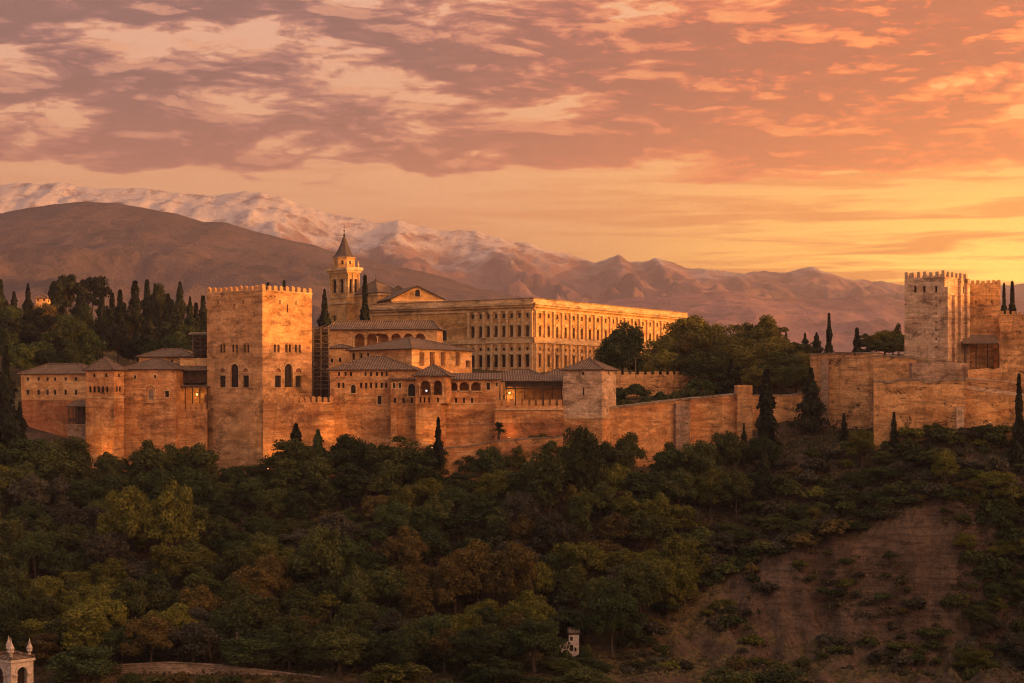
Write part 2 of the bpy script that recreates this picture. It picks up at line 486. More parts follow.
def ground(x, y):
    d = max(-400.0, min(9000.0, y))
    u = 512 + x / max(d, 60.0) * F
    u = max(TC[0], min(TC[-1], u))
    i = min(max(int(np.searchsorted(TC, u)) - 1, 0), len(TC) - 2)
    j = min(max(int(np.searchsorted(DR, d)) - 1, 0), len(DR) - 2)
    a = (u - TC[i]) / (TC[i + 1] - TC[i]); b = (d - DR[j]) / (DR[j + 1] - DR[j])
    a = a * a * (3 - 2 * a)
    z = (ZR[j, i] * (1 - a) + ZR[j, i + 1] * a) * (1 - b) + (ZR[j + 1, i] * (1 - a) + ZR[j + 1, i + 1] * a) * b
    # added unseen spur to the west, shaped to keep low sun off the valley
    if x > 120:
        s = min(1.0, (x - 120) / 150.0); s = s * s * (3 - 2 * s)
        e = min(1.0, max(0.0, (y + 140) / 90.0)) * min(1.0, max(0.0, (760 - y) / 120.0))
        ridge = 35.0 + 3.5 * noise.noise(Vector((x * 0.02, y * 0.02, 0)))  # crest height of the added unseen spur
        z = z + (max(z, ridge) - z) * s * e
    return z


def rough_ground(x, y):
    z = ground(x, y)
    if 335 < y < 450:
        u = 512 + x / y * F
        k = 1.0
        cl = min(1.0, max(0.0, (u - 620) / 120.0)) * min(1.0, max(0.0, (418 - y) / 12.0))
        z += 0.5 * noise.fractal(Vector((x * .12, y * .12, 1.0)), 1.0, 2.0, 4)
        if cl > 0:
            r = noise.ridged_multi_fractal(Vector((x * .16, y * .05, 3.0)), 0.8, 2.1, 6, 1.0, 2.0)
            z += cl * ((r - 1.2) * 2.0 + 1.2 * noise.fractal(Vector((x * .3, y * .3, z * .3)), 1.0, 2.0, 4))
    return z


def grid_mesh(name, xs_of, ys, zfun):
    V = []
    nx = len(xs_of(ys[0]))
    for y in ys:
        for x in xs_of(y): V.append((x, y, zfun(x, y)))
    Fc = []
    for j in range(len(ys) - 1):
        for i in range(nx - 1):
            a = j * nx + i
            Fc.append((a, a + 1, a + nx + 1, a + nx))
    me = bpy.data.meshes.new(name)
    me.from_pydata(V, [], Fc)
    return me


def mat_ground():
    m, t, b = new_mat('hillside_soil')
    g = t.node('ShaderNodeNewGeometry')
    pos = g.outputs['Position']
    nz = t.xyz(g.outputs['Normal'])[2]
    n = t.noise(pos, 0.09, 5.0, 0.65, 0.3); n2 = t.noise(pos, 0.8, 6.0, 0.7); n3 = t.noise(t.vmul(pos, (.12, .12, 1.3)), 1.0, 4.0, 0.6)
    soil = t.mix(t.smooth(n, 0.38, 0.62), rgb(.120, .080, .058), rgb(.205, .138, .098))
    soil = t.mix(t.math('MULTIPLY', t.smooth(n3, 0.45, 0.62), 0.6), soil, rgb(.075, .044, .033))
    soil = t.mix(t.math('MULTIPLY', t.smooth(n2, 0.52, 0.66), 0.6), soil, rgb(.06, .040, .024))
    grass = t.mix(t.smooth(n2, 0.35, 0.65), rgb(.065, .054, .025), rgb(.20, .145, .062))
    slope = t.smooth(t.math('ADD', nz, t.math('MULTIPLY', t.math('SUBTRACT', n, 0.5), 0.7)), 0.80, 0.93)
    col = t.mix(slope, soil, grass)
    t.put(b.inputs['Base Color'], col)
    gl = t.noise(t.vmul(pos, (.55, .55, .10)), 1.0, 5.0, 0.65, 0.6)
    dk = t.node('ShaderNodeMix', data_type='RGBA'); t.put(dk.inputs[0], t.math('MULTIPLY', t.smooth(gl, 0.50, 0.64), 0.55)); t.put(dk.inputs[6], col); dk.inputs[7].default_value = rgb(.045, .030, .022)
    t.put(b.inputs['Base Color'], dk.outputs[2])
    bump(t, b, t.math('ADD', t.math('ADD', n2, n3), t.math('MULTIPLY', gl, 1.5)), 1.2, 1.0)
    return m


M_GROUND = mat_ground()
ys = list(np.arange(-400, 330, 20)) + list(np.arange(330, 460, 1.6)) + list(np.arange(460, 760, 8)) + list(np.arange(780, 1700, 60)) + list(np.linspace(1750, 6900, 12))
us = np.concatenate([np.arange(-240, 560, 14), np.arange(560, 1060, 5), np.arange(1060, 2300, 20)])


def xs_of(y):
    dd = max(abs(y), 330.0) if y < 330 else y
    return [max(-2900.0, min(2900.0, (u - 512) / F * dd)) for u in us]


me = grid_mesh('ground', xs_of, ys, rough_ground)
finish(me, M_GROUND, smooth=True)
tag(link('ground', me), kind='structure')

# ------------------------------------------------------------------ mountains
def mountain(name, ridge, d_foot, d_ridge, z_foot, amp, freq, mat, nx=360, ny=64, seed=0.0, power=1.25, fx=1.0):
    rp = np.array([p[0] for p in ridge], float); rq = np.array([p[1] for p in ridge], float)
    uu = np.linspace(rp[0], rp[-1], nx)
    V = []
    for j in range(ny):
        t = j / (ny - 1) * 1.35
        for u in uu:
            zr = (HY - np.interp(u, rp, rq)) / F * d_ridge
            x = (u - 512) / F * d_ridge
            y = d_foot + (d_ridge - d_foot) * t
            if t <= 1:
                e = t ** power
                nv = noise.ridged_multi_fractal(Vector((x * freq * fx, y * freq, seed)), 0.95, 2.05, 7, 1.0, 2.0) - 1.1
                z = z_foot + (zr - z_foot) * e + amp * nv * (math.sin(math.pi * min(1, t ** 0.8)) ** 1.2 + 0.02)
                z += amp * 0.13 * noise.fractal(Vector((x * freq * 7, y * freq * 7, seed)), 0.9, 2.0, 4) * (1.0 - 0.6 * t)
            else:
                z = zr - (t - 1) * (d_ridge - d_foot) * 0.35
            if t > 0.55: z += amp * 0.06 * noise.fractal(Vector((x * 0.012, y * 0.004, seed + 7)), 0.8, 2.2, 4)
            V.append((x, y, z))
    Fc = [(j * nx + i, j * nx + i + 1, (j + 1) * nx + i + 1, (j + 1) * nx + i) for j in range(ny - 1) for i in range(nx - 1)]
    me = bpy.data.meshes.new(name); me.from_pydata(V, [], Fc)
    finish(me, mat, smooth=True)
    return tag(link(name, me), kind='structure')


def mat_mountain(name, snow, haze_tint=1.0):
    m, t, b = new_mat(name)
    g = t.node('ShaderNodeNewGeometry')
    pos = g.outputs['Position']; nz = t.xyz(g.outputs['Normal'])[2]; z = t.xyz(pos)[2]
    n = t.noise(pos, 0.004, 6.0, 0.65, 0.3); n2 = t.noise(pos, 0.016, 6.0, 0.72)
    col = t.mix(t.smooth(n, 0.35, 0.65), rgb(.090, .062, .064), rgb(.135, .092, .092))
    col = t.mix(t.math('MULTIPLY', t.smooth(n2, 0.50, 0.64), 0.75), col, rgb(.050, .040, .038))
    if haze_tint != 1.0: col = t.mix(1.0, col, rgb(2.3 * haze_tint, 1.95 * haze_tint, 2.05 * haze_tint), 'MULTIPLY')  # far ranges: pinkish-mauve haze painted into the stone colour
    if snow:
        h = t.math('ADD', z, t.math('MULTIPLY', t.math('SUBTRACT', n, 0.5), 330.0))
        h = t.math('ADD', h, t.math('MULTIPLY', t.math('SUBTRACT', n2, 0.5), 300.0))
        h = t.math('ADD', h, t.math('MULTIPLY', t.math('SUBTRACT', nz, 0.85), 420.0))
        sn = t.smooth(h, 470.0, 660.0)
        col = t.mix(t.math('MULTIPLY', sn, t.smooth(n2, 0.36, 0.50, 0.25, 1.0)), col, rgb(.62, .56, .60))
    t.put(b.inputs['Base Color'], col)
    bump(t, b, n2, 30.0, 0.6)
    return m


M_HILL = mat_mountain('dry_mountain', False)
M_SNOW = mat_mountain('snowy_mountain', True, 0.95)
M_FOOT = mat_mountain('haze_tinted_foothill', False, 1.1)
R_SNOW = [(-240, 196), (-100, 188), (0, 185), (20, 182), (40, 184), (58, 180), (75, 185), (105, 187), (150, 187), (167, 191), (200, 194), (235, 192), (263, 190.5), (280, 196), (300, 203), (328, 211), (360, 218), (383, 222), (400, 221), (420, 227), (440, 230), (478, 231), (510, 240), (547, 248), (575, 257), (595, 261), (606, 259), (618, 254), (630, 260), (640, 262), (656, 256), (668, 261), (690, 267), (720, 271), (732, 270), (745, 272), (755, 270.5), (777, 272), (797, 269), (812, 266), (825, 271), (840, 275), (870, 280), (902, 285), (960, 291), (1024, 283), (1100, 290), (1290, 300)]
R_DARK = [(-500, 250), (-250, 232), (-100, 222), (0, 213), (30, 207), (60, 203), (90, 200.5), (120, 202), (150, 207), (180, 213), (205, 221), (228, 221), (255, 230), (300, 241), (330, 249), (370, 259), (420, 270), (480, 287), (520, 297), (560, 308), (620, 325), (700, 345), (800, 370), (900, 392)]
R_FOOT = [(300, 392), (400, 350), (480, 320), (540, 305), (590, 300), (647, 295), (690, 292), (712, 290), (742, 292), (770, 297), (800, 299), (850, 296), (905, 299), (960, 302), (1024, 300), (1100, 304), (1300, 312), (1600, 330)]
mountain('snow_mountains', R_SNOW, 4000, 6500, -20, 135, 0.0027, M_SNOW, nx=560, ny=130, seed=2.0, fx=1.0)
mountain('dark_mountain', R_DARK, 1700, 3300, 10, 34, 0.0034, M_HILL, seed=5.0, power=1.0)
mountain('foothills', R_FOOT, 2600, 3800, 0, 30, 0.003, M_FOOT, seed=9.0, power=1.0)

# ------------------------------------------------------------------ haze
hz = bpy.data.materials.new('haze'); hz.use_nodes = True
ht = NT(hz.node_tree); ht.n.clear()
pv = ht.node('ShaderNodeVolumePrincipled')
pv.inputs['Color'].default_value = (0.90, 0.86, 1.0, 1)
pv.inputs['Density'].default_value = 1.0e-4
pv.inputs['Anisotropy'].default_value = 0.68
ho = ht.node('ShaderNodeOutputMaterial'); ht.l.new(pv.outputs[0], ho.inputs['Volume'])
hb = MB()
hb.box((0, 3300, 405), (6200, 7700, 1010))
haze = hb.build('haze', hz)
tag(haze, kind='stuff')

# ------------------------------------------------------------------ architecture helpers
def plane_at(A, B, px):
    """where the ray through picture column px meets the facade A-B: metres along it, distance"""
    k = (px - 512.0) / F
    u = (B - A).normalized()
    s = (k * A.y - A.x) / (u.x - k * u.y)
    return s, A.y + u.y * s


def op(A, B, px, py, wp, hp, shape='rect', zc=True):
    """opening given by its centre and size in picture pixels on facade A-B"""
    s, d = plane_at(A, B, px)
    s0, _ = plane_at(A, B, px - wp / 2); s1, _ = plane_at(A, B, px + wp / 2)
    h = hp / F * d
    return dict(shape=shape, s=s, z=Z(py, d) - h / 2, w=abs(s1 - s0), h=h)


def outline(o, grow=0.0):
    s, z, wd, h = o['s'], o['z'] - grow, o['w'] + 2 * grow, o['h'] + 2 * grow
    if o['shape'] == 'rect':
        return [(s - wd / 2, z), (s + wd / 2, z), (s + wd / 2, z + h), (s - wd / 2, z + h)]
    if o['shape'] == 'round':
        r = wd / 2
        return [(s + r * math.cos(k * math.tau / 12), z + h / 2 + h / 2 * math.sin(k * math.tau / 12)) for k in range(12)]
    r = wd / 2
    rh = min(r * o.get('rise', 1.0), h * 0.6)
    pts = [(s - r, z), (s + r, z)]
    n = 9
    for k in range(n + 1):
        a = math.pi * k / n
        pts.append((s + r * math.cos(a), z + h - rh + rh * math.sin(a)))
    return pts


def facade(mb, A, B, z0, z1, ops=(), depth=0.6, mi=0, outer=None, mreveal=None):
    u = (B - A).normalized(); n = Vector((u.y, -u.x)); L = (B - A).length
    P = lambda s, z, q=0.0: (A.x + u.x * s - n.x * q, A.y + u.y * s - n.y * q, z)
    out = outer or [(0, z0), (L, z0), (L, z1), (0, z1)]
    loops = [out] + [outline(o) for o in ops]
    if not ops:
        mb.poly([P(*p) for p in out], mi)
        return
    flat = [p for l in loops for p in l]
    tris = tessellate_polygon([[Vector((p[0], p[1], 0)) for p in l] for l in loops])
    for t in tris:
        a, b, c = [flat[i] for i in t]
        cr = (b[0] - a[0]) * (c[1] - a[1]) - (b[1] - a[1]) * (c[0] - a[0])
        if abs(cr) < 1e-9: continue
        mb.poly([P(*q) for q in ((a, b, c) if cr > 0 else (a, c, b))], mi)
    for o in ops:
        l = outline(o)
        for i in range(len(l)):
            a, b = l[i], l[(i + 1) % len(l)]
            mb.poly([P(*a), P(*a, depth), P(*b, depth), P(*b)], mi if mreveal is None else mreveal)


def window(parent, A, B, o, depth=0.45, pane=M_DARK, bars=True, sill=True, frame=True, trim=M_TRIM, name='window'):
    """a pane with its bars set back in the opening, a sill and a surround standing proud"""
    u = (B - A).normalized(); n = Vector((u.y, -u.x))
    P = lambda s, z, q=0.0: (A.x + u.x * s - n.x * q, A.y + u.y * s - n.y * q, z)
    m = MB()
    m.poly([P(x, z, depth - 0.02) for x, z in outline(o)], 0)
    rz = math.atan2(u.y, u.x)
    if bars and o['w'] > 0.5:
        zc = o['z'] + o['h'] / 2
        m.box(P(o['s'], zc, depth - 0.08), (0.10, 0.06, o['h']), rz, 1)
        if o['h'] > 1.6: m.box(P(o['s'], o['z'] + o['h'] * .6, depth - 0.07), (o['w'], 0.05, 0.10), rz, 1)
    if sill: m.box(P(o['s'], o['z'] - 0.10, -0.06), (o['w'] + 0.5, 0.24, 0.16), rz, 2)
    if frame:
        a, b = outline(o), outline(o, 0.20)
        for i in range(len(a)):
            j = (i + 1) % len(a)
            m.poly([P(*a[i], -0.05), P(*a[j], -0.05), P(*b[j], -0.05), P(*b[i], -0.05)][::-1], 2)
            m.poly([P(*b[i], -0.05), P(*b[j], -0.05), P(*b[j], 0.0), P(*b[i], 0.0)], 2)
    return m.build(name, [pane, M_WOOD, trim], parent)


def rect(Lp, Mp, pxR=None, depth=None):
    L, Mc = K(*Lp), K(*Mp)
    u = (Mc - L).normalized(); v = Vector((-u.y, u.x))
    if depth is None:
        k = (pxR - 512.0) / F
        depth = (k * Mc.y - Mc.x) / (v.x - k * v.y)
    return L, Mc, Mc + v * depth, L + v * depth


def box_wall(mb, q, z0, z1, left_ops=(), right_ops=(), depth=0.6, mi=0, outer=None, cap=True):
    L, Mc, R, Bk = q
    facade(mb, L, Mc, z0, z1, left_ops, depth, mi, outer)
    facade(mb, Mc, R, z0, z1, right_ops, depth, mi)
    facade(mb, R, Bk, z0, z1, (), depth, mi)
    facade(mb, Bk, L, z0, z1, (), depth, mi)
    if cap: mb.poly([(p.x, p.y, z1) for p in (L, Mc, R, Bk)], mi)


def grow(q, g):
    c0, c1, c2, c3 = q
    a = (c1 - c0).normalized() * g; b = (c2 - c1).normalized() * g
    return [c0 - a - b, c1 + a - b, c2 + a + b, c3 - a + b]


def hip_roof(mb, q, z, rise, over=0.7, thick=0.22, ridge=None, mi=0, mr=0):
    c = grow(q, over)
    w01, w12 = (c[1] - c[0]).length, (c[2] - c[1]).length
    if w12 > w01: c = [c[1], c[2], c[3], c[0]]; w01, w12 = w12, w01
    ins = w12 / 2 if ridge is None else ridge
    ins = min(ins, w01 / 2 - 0.01)
    u = (c[1] - c[0]).normalized()
    r0 = (c[0] + c[3]) / 2 + u * ins; r1 = (c[1] + c[2]) / 2 - u * ins
    zb, zt = z + thick, z + thick + rise
    e = [(p.x, p.y, zb) for p in c]
    R0, R1 = (r0.x, r0.y, zt), (r1.x, r1.y, zt)
    mb.poly([e[0], e[1], R1, R0], mi); mb.poly([e[1], e[2], R1], mi)
    mb.poly([e[2], e[3], R0, R1], mi); mb.poly([e[3], e[0], R0], mi)
    for i in range(4):
        a, b = c[i], c[(i + 1) % 4]
        mb.poly([(a.x, a.y, z), (b.x, b.y, z), (b.x, b.y, zb), (a.x, a.y, zb)], mr)
    mb.poly([(p.x, p.y, z) for p in reversed(c)], mr)
    up = Vector((0, 0, 0.06))
    if (r1 - r0).length > 0.5: mb.tube(Vector(R0) + up, Vector(R1) + up, 0.2, 0.2, 6, mi)
    for i, r in ((0, R0), (3, R0), (1, R1), (2, R1)):
        mb.tube(Vector(e[i]) + up * 0.5, Vector(r) + up, 0.17, 0.17, 5, mi)


def shed_roof(mb, q, z0, z1, over=0.5, thick=0.22, mi=0, mr=1):
    """falls towards edge c0-c1"""
    c = grow(q, over)
    top = [(c[0].x, c[0].y, z0 + thick), (c[1].x, c[1].y, z0 + thick), (c[2].x, c[2].y, z1 + thick), (c[3].x, c[3].y, z1 + thick)]
    bot = [(x, y, z - thick) for x, y, z in top]
    mb.poly(top, mi); mb.poly(bot[::-1], mr)
    for i in range(4):
        j = (i + 1) % 4
        mb.poly([bot[i], bot[j], top[j], top[i]], mr)


_merlon = {}


def merlons(parent, A, B, z, n, mw, h, thick, mat, cap=True, z2=None, lead=0.0):
    """n teeth in a row, each its own part"""
    key = (round(mw, 2), round(h, 2), round(thick, 2), mat.name, cap)
    u = (B - A).normalized(); L = (B - A).length; rz0 = math.atan2(u.y, u.x)
    inn = Vector((-u.y, u.x)) * (thick / 2 + 0.01)
    for k in range(n):
        f = (k + 0.5) / n
        if lead: f = (mw / 2 + (L - mw) * k / max(1, n - 1)) / L
        p = A + u * (L * f) + inn
        zz = z if z2 is None else z + (z2 - z) * f
        at = Vector((p.x, p.y, zz)) - ROOT[parent.name]
        rz = rz0 + random.uniform(-.05, .05); js = (random.uniform(.88, 1.06), random.uniform(.9, 1.05), random.uniform(.80, 1.05))
        if key not in _merlon:
            m = MB()
            hb = h * 0.72 if cap else h
            m.box((0, 0, hb / 2), (mw, thick, hb))
            if cap:
                b = [(-mw / 2 - .05, -thick / 2 - .05), (mw / 2 + .05, -thick / 2 - .05), (mw / 2 + .05, thick / 2 + .05), (-mw / 2 - .05, thick / 2 + .05)]
                for i in range(4):
                    m.poly([(*b[i], hb), (*b[(i + 1) % 4], hb), (0, 0, h)])
            o = m.build('merlon', mat, parent, tuple(at), rz)
            _merlon[key] = o
        else:
            o = copy_child(_merlon[key], parent, at, rz)
        o.scale = js


def wall_run(name, label, cat, pts, thick, mat, coping=0.0, cope_mat=None, group=None, ruin=0.0, mer=None, deep=6):
    """free-standing wall through pts = (px, d, row of its top, row of its foot)"""
    p0 = pts[0]
    a0 = K(p0[0], p0[1])
    root = thing(name, label, cat, (a0.x, a0.y, Z(p0[3], p0[1])), group)
    m = MB(); cp = MB()
    for a, b in zip(pts, pts[1:]):
        A, B = K(a[0], a[1]), K(b[0], b[1])
        u = (B - A).normalized(); inn = Vector((-u.y, u.x)) * thick
        L = (B - A).length
        n = max(1, int(L / 1.4)) if ruin else max(1, int(L / 6))
        zt = [Z(a[2], a[1]) + (Z(b[2], b[1]) - Z(a[2], a[1])) * k / n + (random.uniform(-ruin, ruin * 0.4) if ruin else 0) for k in range(n + 1)]
        zb = [Z(a[3], a[1]) + (Z(b[3], b[1]) - Z(a[3], a[1])) * k / n - deep for k in range(n + 1)]
        for k in range(n):
            q0, q1 = A + u * (L * k / n), A + u * (L * (k + 1) / n)
            f0, f1 = (q0.x, q0.y, zb[k]), (q1.x, q1.y, zb[k + 1])
            t1, t0 = (q1.x, q1.y, zt[k + 1]), (q0.x, q0.y, zt[k])
            i0, i1 = q0 + inn, q1 + inn
            m.poly([f0, f1, t1, t0])
            m.poly([t0, t1, (i1.x, i1.y, zt[k + 1]), (i0.x, i0.y, zt[k])])
            m.poly([(i1.x, i1.y, zb[k + 1]), (i0.x, i0.y, zb[k]), (i0.x, i0.y, zt[k]), (i1.x, i1.y, zt[k + 1])])
            if k == 0: m.poly([f0, t0, (i0.x, i0.y, zt[0]), (i0.x, i0.y, zb[0])])
            if k == n - 1: m.poly([f1, (i1.x, i1.y, zb[n]), (i1.x, i1.y, zt[n]), t1])
            if coping:
                nn = Vector((u.y, -u.x)) * 0.18
                o0, o1 = q0 + nn, q1 + nn; j0, j1 = i0 - nn, i1 - nn
                za, zb_ = zt[k] + 0.003, zt[k + 1] + 0.003
                h = coping
                Q = [(o0.x, o0.y, za), (o1.x, o1.y, zb_), (j1.x, j1.y, zb_), (j0.x, j0.y, za)]
                T = [(x, y, z + h) for x, y, z in Q]
                cp.poly(T); cp.poly(Q[::-1])
                for e in range(4):
                    cp.poly([Q[e], Q[(e + 1) % 4], T[(e + 1) % 4], T[e]])
        if mer:
            nm = max(1, int(round(L / mer[0])))
            merlons(root, A, B, Z(a[2], a[1]) + coping, nm, mer[1], mer[2], mer[3], mer[4], mer[5], z2=Z(b[2], b[1]) + coping)
    m.build('wall_body', mat, root)
    if coping: cp.build('coping', cope_mat or M_COPE, root)
    return root


def room(mb, A, B, o, depth, mi):
    """the shaded room behind an open arch: floor, ceiling, sides, back"""
    u = (B - A).normalized(); n = Vector((u.y, -u.x))
    P = lambda s, z, q: (A.x + u.x * s - n.x * q, A.y + u.y * s - n.y * q, z)
    s0, s1 = o[0], o[1]; z0, z1 = o[2], o[3]; a, b = o[4], o[4] + depth
    mb.poly([P(s0, z0, b), P(s1, z0, b), P(s1, z1, b), P(s0, z1, b)], mi)
    mb.poly([P(s0, z0, a), P(s1, z0, a), P(s1, z0, b), P(s0, z0, b)], mi)
    mb.poly([P(s0, z1, b), P(s1, z1, b), P(s1, z1, a), P(s0, z1, a)], mi)
    mb.poly([P(s0, z0, a), P(s0, z0, b), P(s0, z1, b), P(s0, z1, a)], mi)
    mb.poly([P(s1, z0, b), P(s1, z0, a), P(s1, z1, a), P(s1, z1, b)], mi)


def base_of(A, z): return (A.x, A.y, z)

# ------------------------------------------------------------------ the great square tower
M_FENCE = mat_wall('dark_dry_stone', rgb(.16, .11, .08), rgb(.11, .075, .055), rgb(.06, .045, .035), course=.4, block=.8, blockvar=.3, rough=.8)
def great_tower():
    q = L, Mc, R, Bk = rect((207, 443.2), (262.5, 432), 312)
    z0, z1 = -18.0, Z(291, 432)
    t = thing('great_tower', 'tall square battlemented tower with arched windows, biggest of the palace, left of centre', 'tower', base_of(Mc, z0))
    lo, ro = [], []
    kinds = []
    for face, ops, xs_t, xs_b in ((0, lo, (222.5, 234.8, 246.3), (222.6, 234.4, 245.8)), (1, ro, (276.8, 288.2, 298), (278, 288.6, 298.4))):
        A, B = (L, Mc) if face == 0 else (Mc, R)
        for x in xs_t:
            for e in (-1.75, 1.75): ops.append(op(A, B, x + e, 348.5, 2.3, 8, 'rect')); kinds.append((face, 'slit'))
        for i, x in enumerate(xs_b):
            if i == 1:
                ops.append(op(A, B, x, 375.5, 8.2, 23.5, 'arch')); kinds.append((face, 'big'))
            else:
                ops.append(op(A, B, x, 381.5, 6.2, 12, 'rect')); kinds.append((face, 'mid'))
                o = op(A, B, x, 370.3, 5.4, 4.2, 'arch'); o['rise'] = 1.5; ops.append(o); kinds.append((face, 'lunette'))
        for x, y, h in (((218, 302, 4), (234, 307, 7), (243, 302, 4)) if face == 0 else ((280, 302, 4), (287.5, 308.5, 8), (296, 303, 4))):
            ops.append(op(A, B, x, y, 1.3, h)); kinds.append((face, 'loop'))
        for x in ((210.5, 214, 217, 250, 254, 258) if face == 0 else (266, 271, 275)):
            ops.append(op(A, B, x, 296.5, 1.2, 1.5)); kinds.append((face, 'loop'))
    m = MB()
    Ll = (Mc - L).length
    zf = Z(393, 437)
    outer = [(-1.5, z0), (Ll, z0), (Ll, z1), (0, z1), (0, zf), (-0.9, zf - 0.4)]
    box_wall(m, q, z0, z1, lo, ro, 0.7, 0, outer)
    m.build('wall', M_TOWER, t)
    for (face, kd), o in zip(kinds, lo + ro):
        A, B = (L, Mc) if face == 0 else (Mc, R)
        if kd == 'slit': window(t, A, B, o, 0.5, bars=False, sill=False, frame=False)
        elif kd == 'loop': window(t, A, B, o, 0.6, bars=False, sill=False, frame=False, name='loophole')
        elif kd == 'lunette': window(t, A, B, o, 0.3, pane=M_RED, bars=False, sill=False, name='blind_arch')
        else: window(t, A, B, o, 0.5, pane=M_DARK, sill=(kd != 'slit'))
    # parapet wall with teeth
    pw = MB()
    for A, B in ((L, Mc), (Mc, R), (R, Bk), (Bk, L)):
        u = (B - A).normalized(); i = Vector((-u.y, u.x)) * 0.55
        pts = [A - u * 0.0 - i * 0.25, B - i * 0.25, B + i * 0.75, A + i * 0.75]
        pw.prism([(p.x, p.y) for p in pts], z1 + 0.002, z1 + 0.35)
    pw.build('string_course', M_TRIM, t)
    for A, B, n in ((L, Mc, 11), (Mc, R, 9), (R, Bk, 9), (Bk, L, 11)):
        merlons(t, A, B, z1 + 0.35, n, 1.0, 1.35, 0.55, M_TOWER, True, lead=0.01)
great_tower()

# ------------------------------------------------------------------ low wing at the far left
def long_wing():
    A, B = K(21, 455), K(87, 449)
    u = (B - A).normalized(); v = Vector((-u.y, u.x))
    q = [A, B, B + v * 9, A + v * 9]
    z0, z1 = -14.0, Z(374.5, 452)
    t = thing('long_wing', 'long low wing with two rows of tiny square windows and tiled roof at far left', 'building', base_of(A, z0))
    ops = [op(A, B, x, y, 2.6, h) for y, h in ((379, 3.4), (392.3, 5)) for x in (27.7, 38.5, 47.5, 55, 65.5, 76)]
    m = MB()
    zs = Z(400, 452)
    facade(m, A, B, zs, z1, ops, 0.5)
    for a, b in ((B, q[2]), (q[2], q[3]), (q[3], A)): facade(m, a, b, z0, z1)
    m.poly([(p.x, p.y, z1) for p in q])
    m.build('wall', M_PLASTER, t)
    g = MB(); facade(g, A, B, z0, zs)
    g.build('lower_wall', M_RED, t)
    for o in ops: window(t, A, B, o, 0.35, bars=False, sill=False)
    r = MB(); hip_roof(r, q, z1, 2.4, 0.6, mr=1)
    r.build('roof', [M_ROOF, M_WOOD], t)
long_wing()

def lean_to():
    A, B = K(68, 446), K(86, 444)
    u = (B - A).normalized(); v = Vector((-u.y, u.x))
    q = [A, B, B + v * 3.5, A + v * 3.5]
    z0, zf, z1 = -16.0, Z(424, 445), Z(407, 445)
    t = thing('timber_gallery', 'small dark timber gallery on a stone base between long wing and corner tower', 'gallery', base_of(A, z0))
    m = MB(); box_wall(m, q, z0, zf); m.build('stone_base', M_RUBBLE, t)
    r = MB(); shed_roof(r, q, z1, z1 + 1.6, 0.4); r.build('roof', [M_ROOF, M_WOOD], t)
    for k in range(5):
        p = A + u * (0.15 + (B - A).length * 0.93 * k / 4) + v * 0.15
        s = MB(); s.box((p.x, p.y, (zf + z1) / 2), (0.2, 0.2, z1 - zf)); s.build('post', M_WOOD, t)
    rl = MB(); c = (A + B) / 2 + v * 0.15
    rl.box((c.x, c.y, zf + 1.0), ((B - A).length, 0.12, 0.9), math.atan2(u.y, u.x)); rl.build('railing', M_WOOD, t)
    bk = MB(); facade(bk, A + v * 3, B + v * 3, zf, z1 + 1.2); bk.build('back_wall', M_WOOD, t)
lean_to()

def corner_tower():
    q = L, Mc, R, Bk = rect((85.6, 441.4), (114, 436), 124)
    z0, z1 = -19.0, Z(370.5, 436)
    t = thing('corner_tower', 'slim square tower with a pyramid tiled roof and a row of five small arches', 'tower', base_of(Mc, z0))
    lo = [op(L, Mc, x, 375.2, 2.8, 3.6) for x in (94, 106)] + [op(L, Mc, x, 389.2, 3.0, 6.5, 'arch') for x in (90, 94.2, 98.4, 102.6, 106.8)]
    ro = [op(Mc, R, x, 389.2, 1.6, 6, 'arch') for x in (117, 120)] + [op(Mc, R, 119, 375.5, 1.8, 3.2)]
    m = MB(); box_wall(m, q, z0, z1, lo, ro, 0.5); m.build('wall', M_TAPIA, t)
    for o in lo: window(t, L, Mc, o, 0.4, bars=False, sill=False, frame=False)
    for o in ro: window(t, Mc, R, o, 0.4, bars=False, sill=False, frame=False)
    c = MB()
    g = grow(q, 0.12); zc = Z(398, 436)
    c.prism([(p.x, p.y) for p in g], zc, zc + 0.3); c.build('string_course', M_TRIM, t)
    r = MB(); hip_roof(r, q, z1, 3.1, 0.6, ridge=99, mr=1)
    r.lathe(((L.x + R.x) / 2, (L.y + R.y) / 2, z1 + 3.2), [(.18, 0), (.22, .4), (.08, .6), (.02, 1.1)], 6, 1)
    r.build('roof', [M_ROOF, M_WOOD], t)
corner_tower()

def baths_block():
    A, B = K(121, 440.5), K(175.5, 438.5)
    u = (B - A).normalized(); v = Vector((-u.y, u.x))
    q = [A, B, B + v * 12, A + v * 12]
    z0, z1 = -17.0, Z(370, 439.5)
    t = thing('palace_block', 'ochre block with one big blind arch and a hipped roof left of the great tower', 'building', base_of(A, z0))
    o1 = op(A, B, 150.5, 393.8, 9.5, 17, 'arch'); o2 = op(A, B, 167, 394, 3.8, 6)
    sm = [op(A, B, x, y, 2.2, 3.2) for x, y in ((135, 377), (155, 376.5))]
    m = MB(); box_wall(m, q, z0, z1, [o1, o2] + sm, (), 0.6); m.build('wall', M_TAPIA, t)
    window(t, A, B, o1, 0.45, pane=M_PLASTER, bars=False, name='blind_arch')
    oi = dict(o1); oi['w'] *= .5; oi['h'] *= .62; oi['z'] += .6
    mm = MB(); uu = u; n = Vector((u.y, -u.x))
    mm.poly([(A.x + u.x * s - n.x * .42, A.y + u.y * s - n.y * .42, z) for s, z in outline(oi)]); mm.build('niche_panel', M_COPE, t)
    for o in [o2] + sm: window(t, A, B, o, 0.4, bars=False, sill=False)
    r = MB(); hip_roof(r, q, z1, 2.6, 0.6, mr=1); r.build('roof', [M_ROOF, M_WOOD], t)
baths_block()

